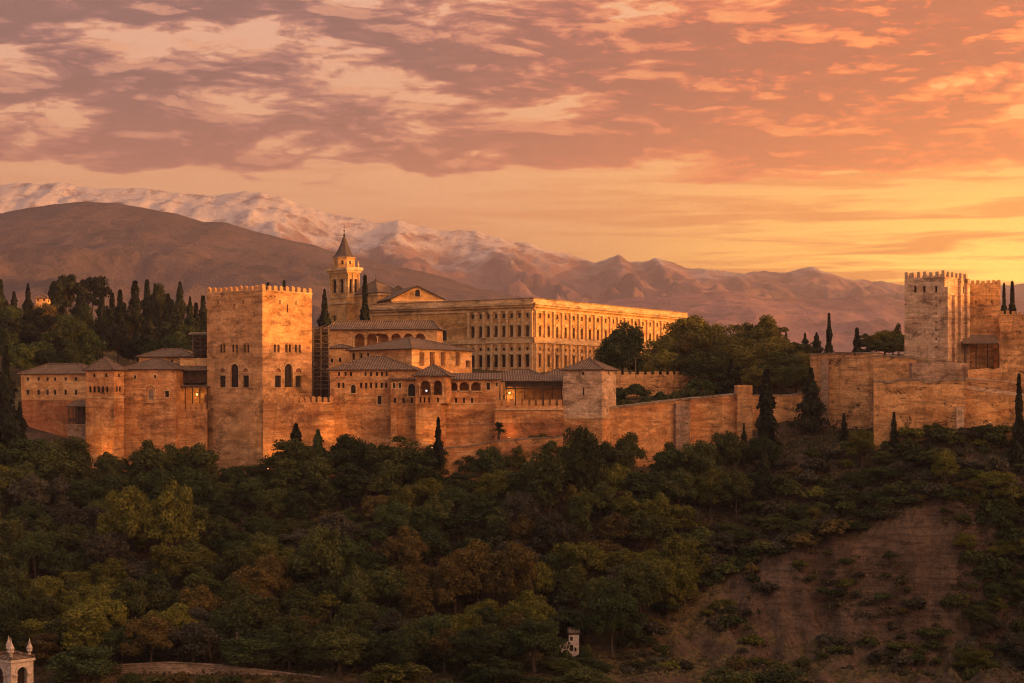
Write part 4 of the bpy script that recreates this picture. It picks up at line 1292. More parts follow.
# ------------------------------------------------------------------ church
def bell_tower():
    q = L, Mc, R, Bk = rect((329, 608), (347.2, 600), 359.5)
    z0, z1 = 14.0, Z(268.5, 600)
    t = thing('bell_tower', 'church bell tower with a pointed slate spire rising above the palace roofs', 'bell tower', base_of(Mc, z0))
    lo = [op(L, Mc, x, 286, 4.2, 14.5, 'arch') for x in (334.2, 341.6)]
    ro = [op(Mc, R, x, 286, 2.9, 14.5, 'arch') for x in (350.8, 355.7)]
    lo2 = [op(L, Mc, 334.5, 318.5, 2.6, 6)]
    m = MB(); box_wall(m, q, z0, z1, lo + lo2, ro, .8); m.build('shaft', M_SAND, t)
    for o in lo: window(t, L, Mc, o, .75, bars=False, name='belfry_opening')
    for o in ro: window(t, Mc, R, o, .75, bars=False, name='belfry_opening')
    for o in lo2: window(t, L, Mc, o, .4)
    for y0, y1, g in ((303.5, 301.8, .45), (297.5, 296.3, .3), (269.8, 267, .85), (272.2, 269.9, .4)):
        m = MB(); m.prism([(p.x, p.y) for p in grow(q, g)], Z(y0, 600), Z(y1, 600)); m.build('cornice', M_TRIM, t)
    for A, B in ((L, Mc), (Mc, R)):
        u = (B - A).normalized(); n = Vector((u.y, -u.x)); Ln = (B - A).length
        for f in (.07, .5, .93):
            p = A + u * (Ln * f) + n * .14
            m = MB(); m.box((p.x, p.y, Z(284.5, 600)), (.5, .28, Z(273, 600) - Z(296, 600)), math.atan2(u.y, u.x)); m.build('pilaster', M_TRIM, t)
    c = (L + R) / 2
    dc = c.y
    # octagonal lantern
    zl0, zl1 = Z(266.9, 600), Z(257.0, 600)
    r8 = 3.55
    ang0 = math.atan2((Mc - L).y, (Mc - L).x) + math.pi / 8
    oc = [Vector((c.x + r8 * math.cos(ang0 + k * math.tau / 8), c.y + r8 * math.sin(ang0 + k * math.tau / 8))) for k in range(8)]
    m = MB(); wins = []
    for k in range(8):
        a, b = oc[k], oc[(k + 1) % 8]
        Lk = (b - a).length
        o = dict(shape='arch', s=Lk / 2, z=zl0 + 1.0, w=.8, h=1.4)
        vis = ((b - a).normalized().x > .3)
        facade(m, a, b, zl0, zl1, [o] if vis else (), .4)
        if vis: wins.append((a, b, o))
    m.poly([(p.x, p.y, zl1) for p in oc]); m.build('lantern', M_SAND, t)
    for a, b, o in wins: window(t, a, b, o, .35, bars=False, sill=False, name='lantern_window')
    m = MB(); g8 = [c + (p - c) * 1.12 for p in oc]; m.prism([(p.x, p.y) for p in g8], zl1 + .003, zl1 + .3); m.build('lantern_cornice', M_TRIM, t)
    m = MB(); zs = zl1 + .3; top = Z(235, 600)
    prof = [(4.05, 0), (3.2, .55), (2.2, (top - zs) * .33), (1.25, (top - zs) * .64), (.35, top - zs)]
    rings = [[(c.x + r * math.cos(ang0 + k * math.tau / 8), c.y + r * math.sin(ang0 + k * math.tau / 8), zs + z) for k in range(8)] for r, z in prof]
    for a, b in zip(rings, rings[1:]):
        for k in range(8): m.poly([a[k], a[(k + 1) % 8], b[(k + 1) % 8], b[k]])
    m.poly(rings[-1]); m.build('spire', M_LEAD, t)
    m = MB(); m.lathe((c.x, c.y, top), [(.12, 0), (.4, .5), (.1, .9), (.07, 1.6), (.3, 1.9), (.06, 2.2), (.04, 3.9)], 8)
    m.box((c.x, c.y, top + 3.0), (1.0, .1, .12)); m.build('finial_cross', M_IRON, t)
    for p in (L, Mc, R):
        pp = p + (c - p).normalized() * .5
        m = MB(); m.lathe((pp.x, pp.y, zl0), [(.4, 0), (.3, .5), (.38, .9), (.1, 1.6), (.16, 1.8), (.03, 2.3)], 8); m.build('pinnacle', M_TRIM, t)
bell_tower()

def church():
    q = L, Mc, R, Bk = rect((352, 604), (378, 592), 400)
    z0, z1 = 14.0, Z(293, 592)
    t = thing('church', 'stone church with a dark pyramid roof and a gabled transept beside the bell tower', 'church', base_of(Mc, z0))
    lo = [op(L, Mc, 366, 312, 2.4, 8, 'arch')]
    m = MB(); box_wall(m, q, z0, z1, lo, (), .5); m.build('wall', M_SAND, t)
    for o in lo: window(t, L, Mc, o, .4)
    m = MB(); m.prism([(p.x, p.y) for p in grow(q, .5)], z1 - .7, z1 - .003); m.build('cornice', M_TRIM, t)
    r = MB(); hip_roof(r, q, z1, 4.4, .8, ridge=99, mr=1)
    c = (L + R) / 2; r.lathe((c.x, c.y, z1 + 4.5), [(.2, 0), (.25, .5), (.05, .8), (.03, 2.2)], 6, 1)
    r.build('roof', [M_ROOF, M_WOOD], t)
    # transept: gable towards us
    A, B = K(392, 578), K(443, 578); ap = K(417.5, 578)
    zb, za = Z(299, 578), Z(286.5, 578)
    v = Vector((-.35, 1)).normalized() * 22
    m = MB(); Lg = (B - A).length; sm_ = (ap - A).length
    o = dict(shape='arch', s=sm_, z=Z(296.5, 578), w=1.5, h=2.2)
    facade(m, A, B, z0, za, [o], .4, 0, [(0, z0), (Lg, z0), (Lg, zb), (sm_, za), (0, zb)])
    facade(m, B, B + v, z0, zb); facade(m, A + v, A, z0, zb)
    m.build('transept_wall', M_SAND, t)
    window(t, A, B, o, .35)
    r = MB(); e = Vector((0, -.5))
    A_, B_ = A + Vector((-.7, -.5)), B + Vector((.7, -.5)); a_ = ap + e
    sl = (za - zb) / sm_; sr = (za - zb) / (Lg - sm_)
    P0 = (A_.x, A_.y, zb - .7 * sl); P1 = (a_.x, a_.y, za); P2 = (B_.x, B_.y, zb - .7 * sr)
    up = lambda p, h=.3: (p[0], p[1], p[2] + h)
    bk = lambda p: (p[0] + v.x, p[1] + v.y, p[2])
    for a, b in ((P0, P1), (P1, P2)):
        r.poly([up(a), up(b), bk(up(b)), bk(up(a))], 0); r.poly([a, bk(a), bk(b), b], 1)
        r.poly([a, b, up(b), up(a)], 1)
    r.build('transept_roof', [M_ROOF, M_WOOD], t)
    m = MB(); c2 = (A + B) / 2; m.box((c2.x, c2.y - .2, zb - .5), (Lg + .6, .4, .5)); m.build('pediment_moulding', M_TRIM, t)
    # nave linking both
    A, B = K(384, 596), K(412, 590)
    v2 = Vector((0, 1)) * 14
    q2 = [A, B, B + v2, A + v2]
    m = MB(); box_wall(m, q2, z0, Z(297, 592)); m.build('nave_wall', M_SAND, t)
    r = MB(); hip_roof(r, q2, Z(297, 592), 3.6, .5, ridge=3, mr=1); r.build('nave_roof', [M_ROOF, M_WOOD], t)
church()

# ------------------------------------------------------------------ walls to the right
wall_run('retaining_wall', 'long rising retaining wall with a pale coping right of the stone square tower', 'wall',
         [(609, 431, 409.0, 452), (655, 436, 403.5, 448), (679, 439, 400.8, 446), (740, 445.5, 394.5, 440)], 3.0, M_TAPIA, coping=.45, ruin=.1)
wall_run('wall_buttress', 'dark weathered buttress standing against the middle of the long retaining wall', 'buttress',
         [(676, 437.2, 403.5, 448), (690, 438.6, 402, 447)], 1.7, M_RUBBLE)
wall_run('wall_bastion', 'square bastion block with a raised top along the retaining wall', 'bastion',
         [(737.5, 443.4, 385, 440), (752.5, 443.6, 385, 440)], 4.5, M_FORT, ruin=.12)
wall_run('stepped_wall', 'rubble wall stretch behind the big cypress between bastion and fortress', 'wall',
         [(752, 445.5, 396, 440), (788, 447, 396, 436), (826, 448, 391.5, 428)], 3, M_FORT, coping=.35, ruin=.15)
wall_run('upper_wall', 'upper crenellated garden wall below the tall park trees', 'wall',
         [(615, 470, 374.6, 397), (668, 472, 374.6, 397), (726, 476, 374.4, 397)], 1.2, M_FORT, mer=(1.85, 1.15, .85, .6, M_FORT, False))
wall_run('terrace_wall', 'low sloping terrace wall under the palm tree', 'wall',
         [(441, 424.5, 449, 458), (470, 424.5, 446.5, 456), (500, 424.5, 441.5, 456), (522, 424.6, 439.5, 456), (563, 425, 437.5, 456)], 1.0, M_TAPIA, coping=.3)

# ------------------------------------------------------------------ fortress at the right
def fort_tower():
    q = L, Mc, R, Bk = rect((904.5, 436), (944.6, 429), 967.6)
    z0, z1 = 2.0, Z(276.5, 429)
    t = thing('fort_tower', 'tall pale stone fortress tower with battlements, taller of the two at right', 'tower', base_of(Mc, z0))
    lo = [op(L, Mc, x, 289.3, 2.6, 6.5) for x in (915.2, 924.2, 936)] + [op(L, Mc, 936, y, 1.6, 1.9) for y in (297.5, 305.5, 313.5, 322, 330, 339, 347)]
    ro = [op(Mc, R, x, 290, 1.2, 6) for x in (948.5, 963.5)]
    m = MB(); box_wall(m, q, z0, z1, lo, ro, .6); m.build('wall', M_ASHLAR, t)
    for o in lo: window(t, L, Mc, o, .5, bars=False, sill=False, frame=False, name='loophole')
    for o in ro: window(t, Mc, R, o, .5, bars=False, sill=False, frame=False, name='loophole')
    u = (R - Mc).normalized(); n = Vector((u.y, -u.x)); Ln = (R - Mc).length
    for f, wd, tp in ((.06, .9, z1 - 2.4), (.36, .8, z1 - 4.2), (.62, .8, z1), (.93, 1.2, z1)):
        p = Mc + u * (Ln * f) + n * .35
        m = MB(); m.box((p.x, p.y, (z0 + tp) / 2), (wd, .7, tp - z0), math.atan2(u.y, u.x)); m.build('buttress', M_ASHLAR, t)
    for A, B, k in ((L, Mc, 7), (Mc, R, 6), (R, Bk, 7), (Bk, L, 6)):
        merlons(t, A, B, z1, k, .85, 1.45, .6, M_ASHLAR, False, lead=.01)
    g = MB(); g.prism([(p.x, p.y) for p in grow(q, .12)], Z(360, 429), Z(357.5, 429)); g.build('footing', M_TRIM, t)
fort_tower()

def fort_tower_two():
    q = L, Mc, R, Bk = rect((966, 441), (1000.5, 440.2), depth=11)
    z0, z1 = 2.0, Z(284.5, 440)
    t = thing('ruined_tower', 'lower ruined battlemented tower directly right of the taller fortress tower', 'tower', base_of(Mc, z0))
    lo = [op(L, Mc, x, 302, 1.4, 3) for x in (976, 992)]
    m = MB(); box_wall(m, q, z0, z1, lo, (), .6); m.build('wall', M_FORT, t)
    for o in lo: window(t, L, Mc, o, .5, bars=False, sill=False, frame=False, name='loophole')
    for A, B, k in ((L, Mc, 7), (Mc, R, 9), (R, Bk, 7), (Bk, L, 9)):
        merlons(t, A, B, z1, k, .75, 1.1, .6, M_FORT, False, lead=.01)
fort_tower_two()

def shed():
    A, B = K(964, 432), K(1000, 432)
    v = Vector((0, 1)); z0, z1 = Z(370, 432), Z(344.5, 432)
    t = thing('open_shed', 'open-fronted timber shed with a lean-to roof below the ruined tower', 'shed', base_of(A, z0))
    q = [A, B, B + v * 6, A + v * 6]
    m = MB(); a = [A + v * 5.6, B + v * 5.6, B + v * 6, A + v * 6]; m.prism([(p.x, p.y) for p in a], z0, z1 + 1); m.build('back_wall', M_FORT, t)
    for k in range(4):
        p = A + (B - A) * (.03 + .94 * k / 3)
        s = MB(); s.box((p.x, p.y + .2, (z0 + z1) / 2), (.22, .22, z1 - z0)); s.build('post', M_WOOD, t)
    f = MB(); f.prism([(p.x, p.y) for p in q], z0 - .3, z0 - .01); f.build('floor_slab', M_COPE, t)
    r = MB(); shed_roof(r, q, z1, z1 + 2.3, .3); r.build('roof', [M_ROOF, M_WOOD], t)
shed()

wall_run('rampart', 'wide rampart wall at the left end of the fortress, cypresses behind it', 'wall',
         [(810, 447, 355, 428), (826, 444, 354, 426), (874.5, 437, 353.5, 424)], 5, M_FORT, coping=.4, ruin=.15)
wall_run('rampart_pier', 'dark vertical pier half-way along the left fortress rampart', 'pier', [(821, 442.6, 360, 427), (828, 442, 358, 427)], 2, M_RUBBLE)
wall_run('inner_wall', 'ochre wall stretch just left of the taller fortress tower, bushes rising behind it', 'wall',
         [(873, 436.5, 355.5, 400), (896, 434, 357, 400), (916, 432.5, 359, 400)], 4, M_FORT, coping=.35, ruin=.3)
wall_run('cross_wall', 'dark brown cross wall directly under the taller fortress tower', 'wall',
         [(912, 424, 361, 392), (957, 424, 361.5, 392), (968, 425, 364, 392)], 3, M_RUBBLE, ruin=.7)
wall_run('outer_wall', 'long weathered outer wall along the top of the scrub slope below fortress tower', 'wall',
         [(874, 421, 381.5, 424), (922, 419.5, 381, 424), (966, 419, 380.5, 426)], 2.5, M_FORT, coping=.5, ruin=.55)
wall_run('gate_pier', 'pale upright stone pier at the right end of the long outer wall', 'pier', [(956.5, 418.2, 407, 430), (964, 418.2, 407, 430)], .8, M_ASHLAR)
wall_run('lower_wall', 'orange-stained wall with a sloping white coping at the far right edge', 'wall',
         [(966, 421, 389, 432), (1030, 415, 398, 436), (1080, 411, 404, 440)], 2.5, M_FORT, coping=.8, cope_mat=M_ASHLAR, ruin=.1)
wall_run('terrace_parapet', 'narrow terrace parapet above the white-coped wall at far right', 'wall',
         [(966, 424, 378.5, 400), (1030, 419, 384.5, 400), (1080, 416, 388, 402)], 1.5, M_FORT, coping=.4, cope_mat=M_ASHLAR, ruin=.1)
wall_run('bailey_wall', 'big plain ochre bailey wall right of the open timber shed', 'wall',
         [(957, 427.5, 367, 395), (1000, 427.5, 368, 395), (1000.2, 427.4, 322, 395), (1012, 427, 328, 395), (1060, 425, 344, 395)], 3, M_FORT, ruin=.7)
wall_run('upper_bailey_wall', 'high battlemented wall in front of the twin cypresses at right edge', 'wall',
         [(999, 436, 313.5, 380), (1040, 434, 315.5, 380), (1090, 432, 318, 380)], 2, M_FORT, ruin=.1, mer=(1.4, .8, .8, .5, M_FORT, False))
wall_run('fence_wall', 'low crumbling fence wall at the brow of the bare earth cliff', 'wall',
         [(893, 400, 489, 499), (915, 399, 485, 497), (948, 399, 484, 497), (973, 400, 488, 498)], .5, M_FENCE, ruin=.35, deep=3)

# ------------------------------------------------------------------ bottom of the picture
def ruin_house():
    A, B = K(560, 360), K(579, 360)
    u = (B - A).normalized(); v = Vector((-u.y, u.x))
    z0, ze, zl = Z(664, 360), Z(635.5, 359), Z(643, 360)
    t = thing('white_ruin', 'tiny ruined white house with a lower left part, among trees at the bottom', 'house', base_of(A, z0))
    Lg = (B - A).length
    ops = [op(A, B, 571.5, 636.8 + 2.0, 2.6, 4.2), op(A, B, 559.8, 649.5, 3, 5), op(A, B, 571.5, 648, 3.2, 6), op(A, B, 575.5, 649.5, 2, 4)]
    m = MB()
    facade(m, A, B, z0, ze, ops, .35, 0, [(0, z0), (Lg, z0), (Lg, ze), (Lg * .46, ze), (Lg * .455, zl + .3), (Lg * .2, zl + .1), (0, zl - .1)])
    facade(m, B, B + v * 4, z0, ze); facade(m, A + v * 4, A, z0, zl - .1)
    m.build('wall', M_WHITE, t)
    for o in ops: window(t, A, B, o, .3, bars=False, sill=False, frame=False)
    r = MB(); C1 = A + u * (Lg * .47); shed_roof(r, [C1 + v * .1, B + v * .1, B + v * 4, C1 + v * 4], ze + .22, ze + .8, .2); r.build('roof', [M_ROOF, M_WOOD], t)
ruin_house()

def belfry():
    d = 150.0
    q = L, Mc, R, Bk = rect((-14, 152), (11, 150), 33.4)
    z1 = Z(660.5, d); z0 = -62.0
    t = thing('white_belfry', 'white church belfry with round arches and little pinnacles in bottom left corner', 'belfry', base_of(Mc, z0))
    lo = [op(L, Mc, -1.5, 682, 11, 30, 'arch')]; ro = [op(Mc, R, 22, 682, 10, 30, 'arch')]
    m = MB(); box_wall(m, q, z0, z1, lo, ro, .35); m.build('shaft', M_WHITE, t)
    for A, B, ops in ((L, Mc, lo), (Mc, R, ro)):
        for o in ops: window(t, A, B, o, .34, pane=M_DARK, bars=False, sill=False, frame=True, trim=M_WHITE, name='belfry_opening')
        u = (B - A).normalized(); n = Vector((u.y, -u.x))
        for o in ops:
            for sg in (-1, 1):
                p = A + u * (o['s'] + sg * (o['w'] / 2 + .22)) + n * .07
                b = MB(); b.box((p.x, p.y, Z(676, d)), (.42, .16, .14), math.atan2(u.y, u.x)); b.build('impost', M_WHITE, t)
    m = MB(); m.prism([(p.x, p.y) for p in grow(q, .12)], z1 - .22, z1 - .004); m.build('cornice', M_WHITE, t)
    r = MB(); hip_roof(r, q, z1, .35, .06, .06, ridge=99, mr=1); r.build('roof', [M_ROOF, M_WOOD], t)
    c = (L + R) / 2
    for i, p in enumerate((L, Mc, R, Bk)):
        pp = p + (c - p).normalized() * .33
        s = 1.15 if i == 1 else 1.0
        m = MB(); m.lathe((pp.x, pp.y, z1 + .05), [(.13 * s, 0), (.12 * s, .42 * s), (.24 * s, .5 * s), (.22 * s, .62 * s), (.26 * s, .78 * s), (.20 * s, .9 * s), (.10 * s, 1.15 * s), (.07 * s, 1.28 * s), (.02, 1.55 * s)], 10)
        m.build('pinnacle', M_WHITE, t)
belfry()

RW = [(-40, 346, 672, 684), (40, 344, 668, 679), (115, 342, 665.5, 676), (169, 341, 662.6, 674), (215, 341, 665, 675), (270, 340, 671.5, 681), (340, 338, 680, 692), (420, 336, 690, 702)]
wall_run('road_parapet', 'pale parapet wall curving along the road at the bottom left', 'parapet', RW, .45, M_COPE, coping=.14, deep=2)
rd = MB()
for a, b in zip(RW, RW[1:]):
    p, q_ = K(a[0], a[1] + .6), K(b[0], b[1] + .6)
    za, zb = Z(a[2], a[1]) - .95, Z(b[2], b[1]) - .95
    rd.poly([(p.x, p.y, za), (q_.x, q_.y, zb), (q_.x + .1, q_.y + 4.5, zb + .15), (p.x + .1, p.y + 4.5, za + .15)])
    rd.poly([(p.x, p.y, za - 3), (q_.x, q_.y, zb - 3), (q_.x, q_.y, zb), (p.x, p.y, za)])
tag(rd.build('road', mat_plain('dusty_road', rgb(.12, .09, .07), .95, .25, .8)), kind='structure')

def lamp_post(label, px, d, ytop, ybase):
    p = K(px, d); z0, z1 = Z(ybase, d), Z(ytop, d)
    t = thing('lamp_post', label, 'lamp post', (p.x, p.y, z0))
    m = MB(); m.tube((p.x, p.y, z0 - 1), (p.x, p.y, z1), .11, .07, 8); m.build('pole', M_COPE, t)
    m = MB(); m.lathe((p.x, p.y, z1), [(.1, 0), (.22, .12), (.26, .5), (.05, .72)], 8); m.build('lantern', M_IRON, t)
lamp_post('slim grey lamp post in front of the round dark park tree', 635.7, 468, 357.5, 374)
lamp_post('thin dark lamp post beside the road at the bottom left', 237, 343, 632, 668)

def far_house():
    A, B = K(36, 735), K(47, 735); v = Vector((0, 1)); z0, z1 = 38.0, Z(298.5, 735)
    t = thing('hilltop_house', 'small pale house glimpsed between trees on the far left hilltop', 'house', base_of(A, z0))
    ops = [op(A, B, x, 300, 1.8, 2.4) for x in (38, 44)]
    m = MB(); box_wall(m, [A, B, B + v * 8, A + v * 8], z0, z1, ops); m.build('wall', M_PLASTER, t)
    for o in ops: window(t, A, B, o, .3, bars=False, sill=False, frame=False)
    r = MB(); hip_roof(r, [A, B, B + v * 8, A + v * 8], z1, 1.4, .4, mr=1); r.build('roof', [M_ROOF, M_WOOD], t)
far_house()

# ------------------------------------------------------------------ lit lamps of the place
def floodlight(label, x, y, z, target, watts, size=1.1, col=(1.0, .42, .10)):
    t = thing('floodlight', label, 'floodlight', (x, y, z))
    m = MB(); m.box((x, y, z + .12), (.5, .4, .24)); m.box((x, y, z - .6), (.12, .12, 1.3)); m.build('housing', M_IRON, t)
    em = bpy.data.materials.get('amber_lens')
    if em is None:
        em = bpy.data.materials.new('amber_lens'); em.use_nodes = True
        e = NT(em.node_tree); e.n.clear(); xx = e.node('ShaderNodeEmission'); xx.inputs[0].default_value = (1, .5, .15, 1); xx.inputs[1].default_value = 3
        oo = e.node('ShaderNodeOutputMaterial'); e.l.new(xx.outputs[0], oo.inputs[0])
    m = MB(); m.box((x, y, z + .26), (.4, .3, .04)); m.build('lens', em, t)
    l = bpy.data.lights.new('floodlight_beam', 'SPOT'); l.energy = watts * .62; l.color = col; l.spot_size = size * 1.55; l.spot_blend = .9; l.shadow_soft_size = .25
    o = bpy.data.objects.new('floodlight_beam', l); C.objects.link(o); o.parent = t
    o.location = (0, 0, .4)
    o.rotation_euler = (Vector(target) - Vector((x, y, z + .4))).to_track_quat('-Z', 'Y').to_euler()

def flood(label, px, d, py, tx, td, ty, watts, size=1.1):
    p = K(px, d); g = K(tx, td)
    floodlight(label, p.x, p.y, Z(py, d), (g.x, g.y, Z(ty, td)), watts, size)

flood('amber floodlight at the foot of the corner tower', 98, 432.5, 462, 102, 438.5, 436, 3200)
flood('amber floodlight at the foot of the pavilion tower', 432, 421.5, 449, 430, 427, 425, 2600)
flood('amber floodlight beside the palm tree', 509, 426.5, 438.5, 511, 429.4, 430, 700)
flood('amber floodlight under the great tower right face', 268, 425.5, 470, 280, 432, 425, 3600)
flood('amber floodlight behind the curtain wall by great tower', 306, 433.5, 399, 300, 440, 382, 1800)
flood('amber floodlight on the terrace under the tall hipped hall', 334, 427, 447, 340, 435, 418, 3200)
flood('amber floodlight in the scrub below the far right wall', 990, 412, 424, 992, 418, 405, 1200)
flood('amber floodlight on the roof terrace facing the bright hall', 452, 449, 379, 446, 466, 360, 12000, 1.7)

def gallery_lamp(label, px, py, d, watts):
    p = K(px, d); z = Z(py, d)
    t = thing('wall_lamp', label, 'lamp', (p.x, p.y, z))
    m = MB(); m.lathe((p.x, p.y, z), [(.06, -.3), (.26, -.15), (.28, .15), (.08, .3)], 8)
    em = bpy.data.materials.new('warm_lamp_glass'); em.use_nodes = True
    e = NT(em.node_tree); e.n.clear(); xx = e.node('ShaderNodeEmission'); xx.inputs[0].default_value = (1, .5, .14, 1); xx.inputs[1].default_value = 2
    oo = e.node('ShaderNodeOutputMaterial'); e.l.new(xx.outputs[0], oo.inputs[0])
    m.build('globe', em, t)
    b = MB(); b.box((p.x, p.y + .35, z + .1), (.08, .5, .08)); b.build('bracket', M_IRON, t)
    l = bpy.data.lights.new('lamp_bulb', 'POINT'); l.energy = watts; l.color = (1, .45, .12); l.shadow_soft_size = .3
    o = bpy.data.objects.new('lamp_bulb', l); C.objects.link(o); o.parent = t; o.location = (0, -.45, 0)
gallery_lamp('glowing amber lamp under the left end of the open gallery', 180, 391, 445.5, 420)
gallery_lamp('dimmer amber lamp nearer the great tower in the open gallery', 197, 394.5, 445.5, 160)
gallery_lamp('amber lamp inside the left end of the dark timber gallery', 509.5, 393, 437.6, 260)

# ------------------------------------------------------------------ vegetation
def quads(P, N, size, asp=1.0, jitter=0.6):
    """one small leafy face per point, roughly facing N"""
    n = len(P)
    N = N + rng.normal(0, jitter, (n, 3)); N /= np.linalg.norm(N, axis=1)[:, None] + 1e-9
    R = rng.normal(0, 1, (n, 3)); T = np.cross(N, R); T /= np.linalg.norm(T, axis=1)[:, None] + 1e-9
    B = np.cross(N, T)
    s = (size * rng.uniform(.6, 1.35, n))[:, None]
    T = T * s; B = B * s * asp
    k = rng.uniform(.5, 1.0, (n, 1))
    V = np.stack([P - T - B * k, P + T * k - B, P + T + B, P - T * k + B * k], 1).reshape(-1, 3)
    return V


def quad_mesh(name, V):
    n = len(V) // 4
    me = bpy.data.meshes.new(name)
    me.vertices.add(n * 4); me.vertices.foreach_set('co', V.astype(np.float32).ravel())
    me.loops.add(n * 4); me.loops.foreach_set('vertex_index', np.arange(n * 4, dtype=np.int32))
    me.polygons.add(n); me.polygons.foreach_set('loop_start', np.arange(0, n * 4, 4, dtype=np.int32))
    me.update(calc_edges=True)
    me.materials.append(LEAF['dark green'])
    return me


def clump_crown(name, nclump, npts, rx, rz, zc, cr, leaf, seed, hollow=.35, flat=.8, asp=1.0):
    """unit-ish broadleaf crown: clumps of leaves set round an uneven ellipsoid"""
    r = np.random.default_rng(seed)
    C_ = []
    for k in range(nclump):
        d = r.normal(0, 1, 3); d /= np.linalg.norm(d)
        if d[2] < -.55: d[2] *= -.6
        q = r.uniform(hollow, 1.0) ** .6
        bx = (1 + .30 * math.sin(3 * math.atan2(d[1], d[0]) + seed)) * r.uniform(.82, 1.15)
        C_.append((d[0] * rx * q * bx, d[1] * rx * q * bx, zc + d[2] * rz * q, cr * r.uniform(.5, 1.45)))
    Ps, Ns = [], []
    for x, y, z, R in C_:
        d = r.normal(0, 1, (npts, 3)); d /= np.linalg.norm(d, axis=1)[:, None]
        d[:, 2] = np.where(d[:, 2] < -.3, -d[:, 2], d[:, 2])
        q = r.uniform(.35, 1.12, npts)[:, None] ** .7
        Ps.append(np.array([x, y, z]) + d * q * R * np.array([1, 1, flat])); Ns.append(d + np.array([0, 0, .1]))
    P_, N_ = np.concatenate(Ps), np.concatenate(Ns)
    return quad_mesh(name, quads(P_, N_, leaf, asp)), C_


def trunk_mesh(name, h, r0, limbs, seed, lean=.3):
    r = random.Random(seed); m = MB()
    pts = [Vector((0, 0, -1.2))]
    n = 5
    for k in range(1, n + 1): pts.append(Vector((r.uniform(-lean, lean) * k / n, r.uniform(-lean, lean) * k / n, h * k / n)))
    for k in range(n): m.tube(pts[k], pts[k + 1], r0 * (1 - .8 * k / n), r0 * (1 - .8 * (k + 1) / n), 7)
    for c in limbs:
        i = r.randint(2, n - 1); a = pts[i]
        b = Vector(c[:3]); mid = (a + b) / 2 + Vector((0, 0, .1 * h))
        rr = r0 * .42 * (1 - .12 * i)
        m.tube(a, mid, rr, rr * .6, 5); m.tube(mid, b, rr * .6, rr * .2, 5)
    me = bpy.data.meshes.new(name); me.from_pydata(m.v, [], m.f); finish(me, M_BARK)
    return me


# every prototype is 1 tree "unit": height ~10 m for broad ones; copies are scaled
PROTO = {}
def proto(kind, crown, trunk):
    v = np.empty(len(crown.vertices) * 3); crown.vertices.foreach_get('co', v); v = v.reshape(-1, 3)
    PROTO.setdefault(kind, []).append((crown, trunk, float(np.percentile(v[:, 2], 99.7)), 2 * float(np.percentile(np.hypot(v[:, 0], v[:, 1]), 92))))


for s in range(8):
    c, cl = clump_crown('round_crown', 66, 230, 3.1, 3.8, 5.0, .92, .112, 100 + s, flat=1.1, hollow=.25)
    proto('round', c, trunk_mesh('trunk', 6.4, .26, [x for x in cl[:9]], s))
for s in range(4):
    c, cl = clump_crown('tall_crown', 60, 220, 1.95, 4.8, 6.0, .85, .112, 200 + s, flat=1.3, hollow=.25)
    proto('tall', c, trunk_mesh('trunk', 8.2, .22, [x for x in cl[:9]], 20 + s))
for s in range(3):
    c, cl = clump_crown('sparse_crown', 22, 70, 2.9, 3.5, 6.0, 1.35, .16, 300 + s, hollow=.5)
    proto('sparse', c, trunk_mesh('trunk', 7.6, .2, [x for x in cl], 40 + s, .6))
for s in range(4):
    c, cl = clump_crown('shrub_crown', 16, 120, 1.15, .85, 1.05, .55, .11, 400 + s, flat=.9)
    proto('shrub', c, trunk_mesh('stem', .9, .07, [x for x in cl[:6]], 60 + s, .1))


def cypress_mesh(name, seed, n=2600, h=10.0, w_=1.05, power=.8, rag=.26):
    r = np.random.default_rng(seed)
    t = r.uniform(0, 1, n) ** .85
    prof = w_ * np.minimum(1, (t + .02) / .10) ** .6 * (1 - t) ** power * (1 + rag * np.sin(t * 23 + seed) + rag * r.normal(0, .5, n) )
    a = r.uniform(0, math.tau, n)
    lob = 1 + .22 * np.sin(a * 4 + t * 9 + seed)
    q = r.uniform(.35, 1.0, n) ** .5
    P_ = np.stack([prof * q * lob * np.cos(a), prof * q * lob * np.sin(a), .3 + t * h], 1)
    N_ = np.stack([np.cos(a), np.sin(a), np.full(n, .25)], 1)
    return quad_mesh(name, quads(P_, N_, .15, 1.5, .45))


for s in range(4):
    proto('cypress', cypress_mesh('cypress_crown', 500 + s), trunk_mesh('trunk', 8.0, .2, [], 80 + s, .03))
for s in range(3):
    proto('conifer', cypress_mesh('conifer_crown', 520 + s, 3200, 10, 2.5, 1.0, .34), trunk_mesh('trunk', 9.0, .22, [], 90 + s, .05))
for s in range(3):
    c, cl = clump_crown('pine_crown', 30, 190, 3.2, 2.9, 6.6, 1.3, .19, 600 + s, hollow=.45, flat=.7)
    proto('pine', c, trunk_mesh('trunk', 8.2, .3, [x for x in cl[:12]], 95 + s, .5))

PLANTS = []        # (root, kind, colour, px, py, height in metres)


CAT = {'round': 'tree', 'tall': 'tree', 'sparse': 'tree', 'shrub': 'shrub', 'cypress': 'cypress', 'conifer': 'conifer', 'pine': 'pine'}
NAME = {'round': 'broadleaf_tree', 'tall': 'poplar_tree', 'sparse': 'sparse_tree', 'shrub': 'shrub', 'cypress': 'cypress_tree', 'conifer': 'conifer_tree', 'pine': 'pine_tree'}


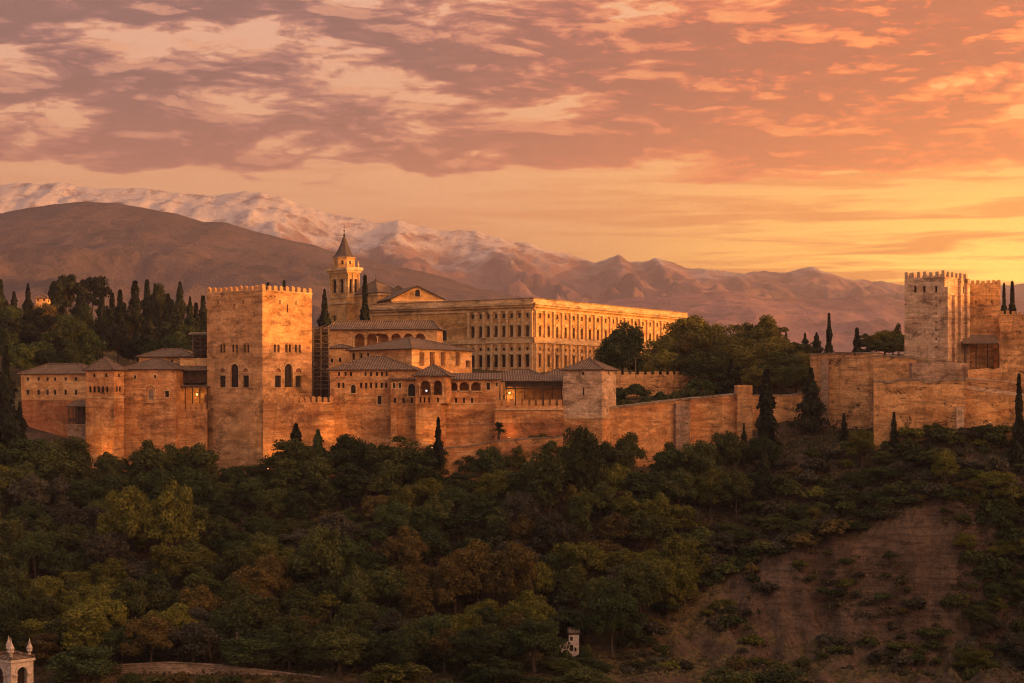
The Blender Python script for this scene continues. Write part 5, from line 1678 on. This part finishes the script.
def plant(kind, colour, x, y, z, h, wfac=1.0, group=None, label=None, width=None):
    crown, trunk, H, Wd = random.choice(PROTO[kind])
    if width: wfac = width / (Wd * h / H)
    s = h / H
    t = bpy.data.objects.new(NAME[kind], None)
    C.objects.link(t)
    t.location = (x, y, z); t.rotation_euler = (0, 0, random.uniform(0, math.tau)); a_ = random.uniform(.85, 1.18); t.scale = (s * wfac * a_, s * wfac / a_, s)
    ROOT[t.name] = Vector((x, y, z))
    for nm, me in (('crown', crown), ('trunk' if kind != 'shrub' else 'stem', trunk)):
        o = bpy.data.objects.new(nm, me); C.objects.link(o); o.parent = t
        if nm == 'crown':
            o.material_slots[0].link = 'OBJECT'; o.material_slots[0].material = LEAF[colour]
    t['category'] = CAT[kind]; t['kind'] = 'thing'
    if group: t['group'] = group
    px = 512 + x / y * F; py = HY - (z + h * .6) / y * F
    PLANTS.append((t, kind, colour, px, py, h, label, wfac))
    return t


def on_ground(px, py):
    for dd in np.arange(346, 450, .5):
        q = K(px, dd)
        if HY - ground(q.x, q.y) / dd * F <= py: return float(dd)
    return 440.0


def plant_px(kind, colour, px, d, ytop, wpx, ybase=None, group=None, label=None):
    """tree at column px, distance d, whose top reaches row ytop; it stands on the ground there"""
    p = K(px, d)
    z = ground(p.x, p.y) if ybase is None else Z(ybase, d)
    h = Z(ytop, d) - z
    return plant(kind, colour, p.x, p.y, z, h, 1.0, group, label, wpx * d / F)


G_PARK, G_HILL, G_CYP = 'park trees behind the right-hand walls', 'trees on the hill behind the palace', 'cypresses along the walls'
# hill at the left
for kd, co, px, d, yt, wp in (
        ('conifer', 'blackish green', 1, 560, 280, 20), ('conifer', 'blackish green', 28, 590, 284, 20), ('pine', 'blackish green', 66, 600, 275.5, 36), ('pine', 'blackish green', 92, 620, 277, 28),
        ('cypress', 'blackish green', 112, 560, 293, 13), ('cypress', 'blackish green', 135, 590, 281, 15), ('cypress', 'blackish green', 147, 600, 280, 12), ('conifer', 'blackish green', 180, 560, 282, 22),
        ('cypress', 'blackish green', 124, 540, 303, 13), ('cypress', 'blackish green', 196, 540, 303, 12), ('tall', 'olive green', 160, 600, 285, 22), ('cypress', 'blackish green', 203, 560, 296, 12),
        ('round', 'golden brown', 46, 560, 304, 26), ('round', 'dark green', 12, 540, 306, 30), ('tall', 'blackish green', 30, 520, 324, 28), ('tall', 'blackish green', 76, 520, 322, 24),
        ('round', 'blackish green', 100, 530, 322, 30), ('tall', 'blackish green', 55, 510, 333, 26), ('round', 'blackish green', 118, 515, 325, 26), ('cypress', 'blackish green', 18, 530, 318, 13),
        ('conifer', 'blackish green', 150, 520, 312, 24), ('tall', 'blackish green', 166, 510, 322, 26), ('round', 'blackish green', 138, 505, 334, 26), ('round', 'dark green', 188, 510, 326, 26),
        ('cypress', 'blackish green', 62, 540, 306, 12), ('round', 'dark green', 5, 505, 330, 30), ('tall', 'dark green', 92, 500, 335, 24), ('cypress', 'blackish green', 172, 540, 300, 12),
        ('tall', 'dark green', 84, 560, 305, 22), ('conifer', 'dark green', 107, 560, 306, 18), ('round', 'dark green', 40, 500, 342, 30), ('round', 'dark green', 20, 495, 345, 30),
        ('cypress', 'blackish green', 120, 560, 290, 13), ('conifer', 'blackish green', 155, 565, 284, 18), ('cypress', 'blackish green', 168, 560, 294, 12), ('conifer', 'blackish green', 102, 575, 291, 18), ('conifer', 'blackish green', 80, 565, 288, 24), ('conifer', 'blackish green', 54, 565, 290, 22), ('conifer', 'blackish green', 14, 560, 292, 22),
        ('pine', 'blackish green', 40, 540, 309, 34), ('pine', 'blackish green', 130, 530, 309, 30), ('round', 'dark green', 70, 510, 316, 34), ('conifer', 'blackish green', 190, 535, 297, 18), ('pine', 'blackish green', 10, 520, 318, 34), ('round', 'dark green', 176, 500, 333, 30),
        ('tall', 'dark green', -18, 560, 296, 30), ('round', 'dark green', -30, 520, 320, 34), ('tall', 'dark green', 70, 495, 342, 24), ('round', 'dark green', 155, 500, 340, 26)):
    plant_px(kd, co, px, d, yt, wp, group=G_HILL)
# behind the great tower and at the church
plant_px('cypress', 'blackish green', 268, 520, 283, 10, group=G_CYP, label='cypress tip just peeping over the middle of the great tower battlements')
plant_px('cypress', 'blackish green', 284, 520, 281, 9, group=G_CYP, label='cypress tip peeping over the right half of the great tower battlements')
plant_px('conifer', 'blackish green', 324.5, 520, 289.5, 18, group=G_CYP, label='dark ragged conifer between the great tower and the bell tower')
plant_px('cypress', 'blackish green', 365, 512, 275.5, 12, group=G_CYP, label='tall dark cypress standing in front of the church roof')
# park
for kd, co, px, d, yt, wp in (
        ('round', 'dark green', 623, 480, 324.5, 44), ('round', 'sunlit-tinted olive', 690, 494, 317, 58), ('round', 'sunlit-tinted olive', 664, 486, 336, 38), ('round', 'sunlit-tinted olive', 716, 488, 325, 48),
        ('tall', 'sunlit-tinted olive', 766, 480, 317, 36), ('tall', 'olive green', 755, 486, 324, 26), ('round', 'sunlit-tinted olive', 740, 480, 342, 40), ('round', 'olive green', 790, 474, 343, 40), ('round', 'sunlit-tinted olive', 802, 466, 352, 34),
        ('round', 'olive green', 676, 480, 348, 36), ('round', 'sunlit-tinted olive', 648, 478, 352, 30), ('round', 'golden brown', 702, 482, 345, 34), ('round', 'olive green', 724, 478, 352, 36), ('round', 'sunlit-tinted olive', 776, 470, 358, 30),
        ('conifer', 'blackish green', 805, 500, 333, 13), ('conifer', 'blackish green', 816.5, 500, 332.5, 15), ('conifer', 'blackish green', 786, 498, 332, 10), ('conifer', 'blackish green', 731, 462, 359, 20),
        ('round', 'sunlit-tinted olive', 764, 466, 364, 34), ('round', 'olive green', 690, 478, 356, 30), ('round', 'sunlit-tinted olive', 604, 492, 345, 22), ('round', 'olive green', 740, 472, 362, 30), ('sparse', 'golden brown', 684, 482, 336, 30), ('round', 'sunlit-tinted olive', 772, 472, 338, 46), ('round', 'sunlit-tinted olive', 735, 478, 336, 46), ('tall', 'olive green', 800, 474, 344, 26), ('round', 'sunlit-tinted olive', 752, 470, 346, 42), ('round', 'olive green', 778, 466, 352, 44), ('round', 'sunlit-tinted olive', 706, 484, 332, 44), ('round', 'sunlit-tinted olive', 660, 476, 350, 40), ('round', 'olive green', 720, 472, 352, 40), ('tall', 'sunlit-tinted olive', 738, 484, 326, 30), ('round', 'olive green', 796, 458, 364, 34), ('round', 'sunlit-tinted olive', 756, 462, 368, 34), ('round', 'olive green', 700, 474, 350, 40)):
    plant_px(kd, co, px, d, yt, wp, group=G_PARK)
for kd, co, px, d, yt, wp, lab in (
        ('cypress', 'blackish green', 829, 470, 313.5, 9, 'slender dark cypress, tallest behind the left fortress rampart'),
        ('cypress', 'blackish green', 857, 470, 328, 11, 'shorter dark cypress behind the middle of the left fortress rampart'),
        ('cypress', 'blackish green', 1004, 462, 283.5, 8.5, 'left cypress of the close pair behind the high wall at right edge'),
        ('cypress', 'blackish green', 1012.3, 462, 282, 11, 'right cypress of the close pair behind the high wall at right edge'),
        ('sparse', 'dark green', 897.5, 480, 323, 10, 'thin sparse tree poking above bushes left of the fortress tower')):
    plant_px(kd, co, px, d, yt, wp, group=G_CYP, label=lab)
for kd, co, px, d, yt, wp, yb, lab in (
        ('cypress', 'blackish green', 766.5, 437, 369.5, 20, 442, 'big dark cypress in front of the wall by the square bastion'),
        ('conifer', 'blackish green', 811, 440, 368, 28, 440, 'bulky dark conifer at the left corner of the fortress rampart'),
        ('cypress', 'blackish green', 438.3, 420, 417.5, 11, 470, 'single dark cypress in front of the pavilion tower'),
        ('cypress', 'blackish green', 980, 416, 392, 8, 428, 'small pointed cypress in front of the wall right of the outer pier'),
        ('cypress', 'blackish green', 1019, 408, 374, 12, 470, 'tall dark cypress at the right picture edge before the white-coped wall'),
        ('conifer', 'blackish green', 744, 424, 423, 11, 466, 'narrow dark conifer on the slope below the square bastion'),
        ('conifer', 'blackish green', 764, 420, 446, 16, 502, 'broad dark conifer in the scrub left of the cliff top'),
        ('cypress', 'blackish green', 894, 421, 412, 8, 450, 'dark little cypress below the outer wall, middle of three there'),
        ('cypress', 'blackish green', 928.5, 419, 434, 10, 472, 'dark little cypress lowest on the scrub above the cliff'),
        ('cypress', 'blackish green', 886, 423, 411, 7, 440, 'dark little cypress below the outer wall, left of three there'),
        ('cypress', 'blackish green', 718.5, 420, 473, 6, 496, 'tiny dark cypress on the slope under the retaining wall end'),
        ('cypress', 'blackish green', 690, 424, 452, 9, 482, 'small dark cypress on the slope under the middle buttress'),
        ('cypress', 'blackish green', 844, 424, 413, 8, 442, 'dark cypress in scrub below the dark rampart pier')):
    plant_px(kd, co, px, on_ground(px, yb) if d < 430 and px > 500 else d, yt, wp, ybase=None if px > 500 else yb, group=G_CYP, label=lab)
for co, px, d, yt, wp in (('sunlit-tinted olive', 868, 478, 334, 24), ('sunlit-tinted olive', 885, 482, 331, 28), ('olive green', 899, 476, 335, 20), ('olive green', 876, 474, 341, 26), ('olive green', 893, 472, 342, 24)):
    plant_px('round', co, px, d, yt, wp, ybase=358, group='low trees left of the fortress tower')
for kd, co, px, d, yt, wp in (('shrub', 'dark green', 620, 462, 388, 20), ('shrub', 'dark green', 637, 464, 384, 22), ('shrub', 'dark green', 661, 463, 392, 18), ('shrub', 'olive green', 675, 460, 391, 18), ('shrub', 'dark green', 700, 466, 379, 24),
        ('shrub', 'dark green', 716, 464, 383, 22), ('shrub', 'olive green', 688, 461, 389, 18), ('shrub', 'dark green', 646, 458, 397, 20), ('shrub', 'olive green', 626, 452, 400, 22), ('shrub', 'olive green', 705, 457, 389, 20), ('shrub', 'dark green', 612, 455, 397, 14)):
    plant_px(kd, co, px, d, yt, wp, ybase=(yt + 17 if px < 730 else None), group='garden bushes between the walls')

# palm
def palm():
    p = K(498.7, 425.8); z0 = Z(439, 425.8); zt = Z(428.5, 425.8)
    t = thing('palm_tree', 'short palm with a round head of fronds against the red wall', 'palm', (p.x, p.y, z0))
    m = MB(); m.tube((p.x, p.y, z0 - .5), (p.x, p.y, zt), .3, .22, 8); m.build('trunk', M_BARK, t)
    f = MB(); r = random.Random(4)
    for k in range(80):
        a = r.uniform(0, math.tau); e = r.uniform(-.35, 1.35); Lf = r.uniform(1.9, 2.7)
        pr = Vector((p.x, p.y, zt)); dirh = Vector((math.cos(a), math.sin(a), 0)); sd = Vector((-dirh.y, dirh.x, 0))
        prev = None
        for i in range(5):
            q = i / 4; pos = pr + dirh * (Lf * q * math.cos(e)) + Vector((0, 0, Lf * q * math.sin(e) - .55 * q * q * Lf * .6))
            wd = .3 * math.sin(math.pi * min(.97, q * .85 + .12))
            cur = (pos - sd * wd, pos + sd * wd)
            if prev: f.poly([prev[0], prev[1], cur[1], cur[0]])
            prev = cur
    f.build('fronds', LEAF['dark green'], t)
palm()

# ---------------------------------------------------------------- wood on the slope
LIM = [(-60, 346), (-10, 346), (12, 346), (24, 400), (34, 430), (60, 428), (85, 448), (103, 464), (120, 446), (150, 438), (175, 438), (200, 442), (206, 466), (255, 471), (268, 452), (285, 428), (310, 428), (340, 431), (380, 438), (400, 431),
       (420, 437), (434, 449), (446, 462), (470, 449), (500, 452), (540, 441), (580, 432), (605, 442), (628, 434), (650, 447), (680, 433), (700, 428), (725, 432), (755, 436), (790, 432), (830, 418), (865, 408), (900, 412), (950, 428), (985, 424), (1010, 424), (1060, 424)]
lx = [p[0] for p in LIM]; ly = [p[1] for p in LIM]
CLX = [560, 640, 700, 760, 830, 905, 925, 948, 975, 990, 1040, 1080]; CLY = [700, 645, 594, 566, 540, 514, 500, 500, 512, 545, 640, 690]
G_WOOD, G_SCRUB = 'trees of the wood on the slope', 'scrub bushes on the slope below the fortress'
rw = random.Random(21)
count = {'w': 0, 's': 0}
placed = []
def far_enough(x, y, r):
    for a, b, c in placed:
        if (a - x) ** 2 + (b - y) ** 2 < (min(r, c)) ** 2: return False
    return True
special = [(128, 392, 488, 'yellow-green', 'round', 50), (172, 394, 484, 'yellow-green', 'round', 44), (403, 405, 487, 'yellow-green', 'tall', 20), (405, 384, 528, 'golden brown', 'round', 44), (478, 376, 542, 'golden brown', 'round', 60), (516, 372, 544, 'golden brown', 'round', 44),
           (455, 372, 555, 'golden brown', 'round', 46), (995, 412, 472, 'yellow-green', 'round', 40), (6, 433, 346, 'blackish green', 'conifer', 34), (-14, 431, 352, 'blackish green', 'conifer', 34), (20, 436, 402, 'blackish green', 'conifer', 22), (296, 428, 424, 'blackish green', 'conifer', 34),
           (318, 427, 430, 'dark green', 'conifer', 26), (548, 408, 446, 'olive green', 'tall', 40), (580, 416, 428, 'olive green', 'round', 36), (628, 425, 434, 'olive green', 'round', 24), (85, 335, 646, 'dark green', 'round', 62), (945, 422, 452, 'yellow-green', 'round', 26),
           (862, 425, 430, 'yellow-green', 'round', 28), (320, 380, 528, 'olive green', 'round', 46), (250, 360, 596, 'olive green', 'round', 54), (200, 366, 586, 'golden brown', 'round', 44), (612, 362, 585, 'dark green', 'round', 46), (640, 374, 562, 'olive green', 'round', 44)]
for px, d, yt, co, kd, wp in special:
    if px > 690: d = on_ground(px, yt + 38)
    p = K(px, d); plant_px(kd, co, px, d, yt, wp, group=G_WOOD); placed.append((p.x, p.y, 5.5)); count['w'] += 1
for base_d, step in ((425, 30), (417, 34), (333, 42)):
    px = -40.0 if base_d > 340 else 350.0
    while px < 735:
        px += step * rw.uniform(.75, 1.25)
        dd = base_d + rw.uniform(-2.5, 2.5); p = K(px, dd); z = ground(p.x, p.y) - .3
        hm = Z(float(np.interp(px, lx, ly)), dd) - z
        h = min(13.5, hm * rw.uniform(.86, 1.10)) if base_d > 420 else min(11.5, hm * rw.uniform(.6, .9))
        if base_d < 340: h = rw.uniform(6.5, 9.5) if not 535 < px < 600 else 5.2
        if h < 1.5 or not far_enough(p.x, p.y, 4.0): continue
        v = rw.random()
        plant(rw.choice(['round', 'round', 'tall']) if h > 4 else 'round', 'dark green' if v < .45 else 'olive green' if v < .82 else 'yellow-green', p.x, p.y, z, h, 1.0, G_WOOD, width=max(step * .25, h * .75))
        placed.append((p.x, p.y, 5.6)); count['w'] += 1
d = 428.0
tries = []
for k in range(9000):
    dd = rw.uniform(338, 420); px = rw.uniform(-45, 720)
    tries.append((dd, px))
for dd, px in tries:
    p = K(px, dd); z = ground(p.x, p.y); py = HY - z / dd * F
    cl_y = np.interp(px, CLX, CLY)
    on_cliff = px > 575 and py > cl_y
    right_scrub = px > 690 and not on_cliff
    col_n = noise.fractal(Vector((p.x * .02, p.y * .02, 5)), 1, 2, 3)
    v = rw.random()
    if on_cliff or right_scrub: continue
    near_wall = dd > 419
    h = rw.choice([rw.uniform(6.5, 9.5), rw.uniform(8.5, 12.8)]) if not near_wall else rw.uniform(5.5, 9.5)
    lim = float(np.interp(px, lx, ly)) + rw.uniform(-4, 6)
    hmax = Z(lim, dd) - z
    h = min(h, hmax)
    if h < 1.7: continue
    r = 5.7 if h > 6.5 else 5.0 if h > 4 else 3.8
    if not far_enough(p.x, p.y, r): continue
    if 544 < px < 594 and dd < 367:
        if Z(656, dd) - z < 2.0: continue
        h = min(h, Z(656, dd) - z)
    if dd < 341.5 and px < 330 and not (px < 20): continue
    if count['w'] >= 300: break
    t_ = v + .55 * col_n
    co = 'dark green' if t_ < .34 else 'olive green' if t_ < .68 else 'golden brown' if t_ < .79 else 'grey-green' if t_ < .90 else 'yellow-green'
    kd = rw.choices(['round', 'tall', 'sparse', 'conifer'], [6, 2.2, 1.0 if co in ('grey-green', 'golden brown') else .25, .3])[0]
    if kd == 'conifer': co = 'blackish green'
    plant(kd, co, p.x, p.y, z - .3, h, 1.0, G_WOOD, width=(rw.uniform(7.2, 9.6) if h > 4 else h * 1.8) * (.75 if kd in ('tall', 'conifer') else 1))
    placed.append((p.x, p.y, r)); count['w'] += 1

# scrub at the right
PATCH = [(865, 588, 46, 34), (815, 575, 28, 10), (905, 640, 40, 46), (722, 622, 16, 14), (650, 668, 40, 14), (770, 672, 40, 10), (760, 590, 14, 9), (835, 655, 20, 10)]
def patchy(px, py): return px > 957 + 14 * math.sin(py * .07) or any(((px - a) / c) ** 2 + ((py - b) / e) ** 2 < 1 for a, b, c, e in PATCH)
placed2 = []
for k in range(12000):
    dd = rw.uniform(352, 424); px = rw.uniform(600, 1075)
    p = K(px, dd); z = ground(p.x, p.y); py = HY - z / dd * F
    cl_y = float(np.interp(px, CLX, CLY))
    if px < 690 and py < cl_y: continue
    on_cliff = py > cl_y - 4
    if on_cliff:
        if rw.random() > (.85 if patchy(px, py) else .035): continue
    h = rw.uniform(2.0, 5.2) if not on_cliff else rw.uniform(1.2, 3.0)
    h = min(h, Z(float(np.interp(px, lx, ly)), dd) - z)
    if h < .9: continue
    r = (2.7 if not on_cliff else 2.6) * (h / 3) ** .4
    if any((a - p.x) ** 2 + (b - p.y) ** 2 < r * r for a, b in placed2): continue
    if any((a - p.x) ** 2 + (b - p.y) ** 2 < 12 for a, b, c in placed): continue
    v = rw.random()
    co = 'olive green' if v < .34 else 'grey-green' if v < .66 else 'dark green' if v < .80 else 'yellow-green' if v < .92 else 'golden brown'
    big = h > 3.2
    plant('round' if big and rw.random() < .5 else 'shrub', co, p.x, p.y, z - .15, h, 1.0, G_SCRUB, width=h * rw.uniform(1.1, 1.7))
    placed2.append((p.x, p.y)); count['s'] += 1
    if count['s'] >= 290: break
print('wood', count, dd)

for k in range(150):
    q_ = rw.uniform(962, 1078); by = rw.uniform(500, 700)
    dd = on_ground(q_, by); p = K(q_, dd)
    if any((a - p.x) ** 2 + (b - p.y) ** 2 < 4 for a, b in placed2) and k % 3: continue
    hh = rw.uniform(3.2, 7.0)
    plant(rw.choice(['round', 'round', 'shrub', 'tall']), rw.choice(['dark green', 'dark green', 'olive green', 'yellow-green', 'grey-green']), p.x, p.y, ground(p.x, p.y) - .2, hh, 1.0, 'small trees and bushes at the right edge of the cliff', width=hh * rw.uniform(.8, 1.2))
for px, yt, wp in ((566, 650, 14), (587, 645, 12)):
    plant_px('shrub', 'olive green', px, 356, yt, wp, group='bushes round the white ruin')
for k, px in enumerate(np.arange(632, 960, 13.5)):
    q_ = px + rw.uniform(-5, 5); by = float(np.interp(q_, CLX, CLY)) - rw.uniform(-2, 5)
    dd = on_ground(q_, by); p = K(q_, dd)
    hh = rw.uniform(2.2, 4.2)
    plant('shrub', rw.choice(['dark green', 'olive green', 'dark green', 'grey-green', 'golden brown']), p.x, p.y, ground(p.x, p.y) - .2, hh, 1.0, 'bushes along the brow of the cliff', width=hh * rw.uniform(1.4, 2.0))
# the countless smaller scrub clumps between them: one mass
SP, SN = [], []
kk = 0
while kk < 1500:
    dd = rw.uniform(350, 436); px = rw.uniform(600, 1085)
    p = K(px, dd); z = ground(p.x, p.y); py = HY - z / dd * F
    cl_y = float(np.interp(px, CLX, CLY))
    if px < 690 and py < cl_y: continue
    if py < float(np.interp(px, lx, ly)) + 3: continue
    if py > cl_y - 3:
        if rw.random() > (.9 if patchy(px, py) else .05): kk += .15; continue
    kk += 1
    R = rw.uniform(.5, 1.5)
    for j in range(int(26 + 26 * R)):
        a = rw.uniform(0, math.tau); e = rw.uniform(.0, 1.5); q = R * rw.uniform(.4, 1.05)
        n_ = (math.cos(a) * math.cos(e), math.sin(a) * math.cos(e), math.sin(e))
        SP.append((p.x + n_[0] * q * 1.15, p.y + n_[1] * q * 1.15, z + n_[2] * q * .85)); SN.append((n_[0], n_[1], n_[2] + .3))
sm = link('scrub_cover', quad_mesh('scrub_cover', quads(np.array(SP), np.array(SN), .17, 1.0, .6)))
sm.material_slots[0].link = 'OBJECT'; sm.material_slots[0].material = mat_leaf('scrub_leaves', rgb(.050, .052, .026), rgb(.105, .092, .044), rgb(.15, .12, .065))
tag(sm, 'countless low scrub clumps covering the slope around the bare cliff', 'scrub', kind='stuff')
for px, wpx in ((60, 16), (132, 20), (155, 18), (180, 22), (205, 18), (232, 24), (262, 22), (300, 20)):
    plant_px('shrub', rw.choice(['olive green', 'golden brown', 'dark green']), px, 336.5, 671 + rw.uniform(0, 6) + (6 if px > 240 else 0), wpx, ybase=686, group='bushes on the bank under the road parapet')

for px, d_, yt, wp in ((561, 352, 655, 20), (574, 351, 657, 22), (586, 354, 650, 20), (552, 356, 648, 18)):
    plant_px('shrub', 'dark green', px, d_, yt, wp, group='bushes round the white ruin')
# loose undergrowth between the trunks: one mass
U, N_ = [], []
for k in range(30000):
    dd = rw.uniform(335, 445); px = rw.uniform(-60, 1085)
    p = K(px, dd)
    if px > 575:
        py = HY - ground(p.x, p.y) / dd * F
        if py > float(np.interp(px, CLX, CLY)) and px < 985 and rw.random() > (.9 if patchy(px, py) else .10): continue
    z = rough_ground(p.x, p.y)
    U.append((p.x, p.y, z + rw.uniform(.0, .7) ** 1.5)); N_.append((0, -.5, .8))
ug = link('undergrowth', quad_mesh('undergrowth', quads(np.array(U), np.array(N_), .26, 1.0, .9)))
ug.material_slots[0].link = 'OBJECT'; ug.material_slots[0].material = mat_leaf('dry_undergrowth', rgb(.045, .042, .018), rgb(.095, .075, .034), rgb(.14, .10, .05))
tag(ug, 'low dry undergrowth and grass covering the slope', 'undergrowth', kind='stuff')

# ---------------------------------------------------------------- labels that tell the plants apart
def zone(px, py):
    if py > 655 and px < 330: return 'at the road parapet'
    if py < 350 and px < 215: return 'on the hill behind the long wing' if px < 90 else 'on the hill behind the ochre block'
    if py < 400 and 595 < px < 850: return 'in the park beside the sunlit palace' if px < 700 else 'in the park left of the fortress'
    if py < 400 and px >= 850: return 'behind the fortress rampart'
    if px > 690:
        return ('on the slope under the bastion' if px < 770 else 'on the slope under the fortress rampart' if px < 875 else 'on the slope under the outer wall' if px < 965 else 'on the slope at the right edge')
    for lim, s in ((60, 'below the long wing'), (130, 'below the corner tower'), (205, 'below the ochre block'), (270, 'below the great tower'), (335, 'below the curtain wall'), (400, 'below the hipped hall'), (450, 'below the pavilion tower'), (505, 'below the palm'), (560, 'below the timber gallery'), (620, 'below the stone tower')):
        if px < lim: return s
    return 'below the retaining wall'

def band(py):
    return 'high' if py < 480 else 'upper-middle' if py < 530 else 'middle' if py < 575 else 'lower' if py < 625 else 'bottom'

KW = {'round': 'rounded', 'tall': 'upright', 'sparse': 'thin-leaved', 'shrub': 'low', 'cypress': 'pointed', 'conifer': 'conical', 'pine': 'flat-topped'}
ORD = ['leftmost', 'second from left', 'third from left', 'fourth from left', 'fifth from left', 'sixth from left', 'seventh from left', 'eighth from left', 'ninth from left', 'tenth from left', 'eleventh from left', 'twelfth from left', 'thirteenth from left', 'fourteenth from left', 'fifteenth from left', 'sixteenth from left', 'seventeenth from left', 'eighteenth from left']
keys = {}
for t, kind, co, px, py, h, label, wf in PLANTS:
    if label:
        t['label'] = label; continue
    small = 'small ' if (kind in ('round', 'tall', 'sparse') and h < 6.5) else 'tall ' if (kind in ('round', 'tall', 'sparse') and h > 9.6) else ''
    noun = {'shrub': 'bush', 'cypress': 'cypress', 'conifer': 'conifer', 'pine': 'pine'}.get(kind, 'tree')
    slope = (band(py) + ' row ') if py > 400 else ''
    keys.setdefault((f'{small}{KW[kind]} {co} {noun}', slope + zone(px, py)), []).append((px, py, t))
for (what, where), lst in keys.items():
    lst.sort(key=lambda e: e[0])
    for i, (px, py, t) in enumerate(lst):
        if len(lst) == 1: t['label'] = f'{what}, {where}'
        elif len(lst) == 2: t['label'] = f'{what}, {where}, {"left" if i == 0 else "right"} of two'
        else:
            t['label'] = f'{what}, {where}, ' + (('rightmost' if i == len(lst) - 1 else ORD[i] if i < 18 else 'far right'))
        if len(t['label'].replace('-', ' ').split()) > 15: t['label'] = t['label'].replace(' from left', ' from left').replace('on the slope under', 'under').replace('on the slope at', 'at').replace(' row below', ', below')
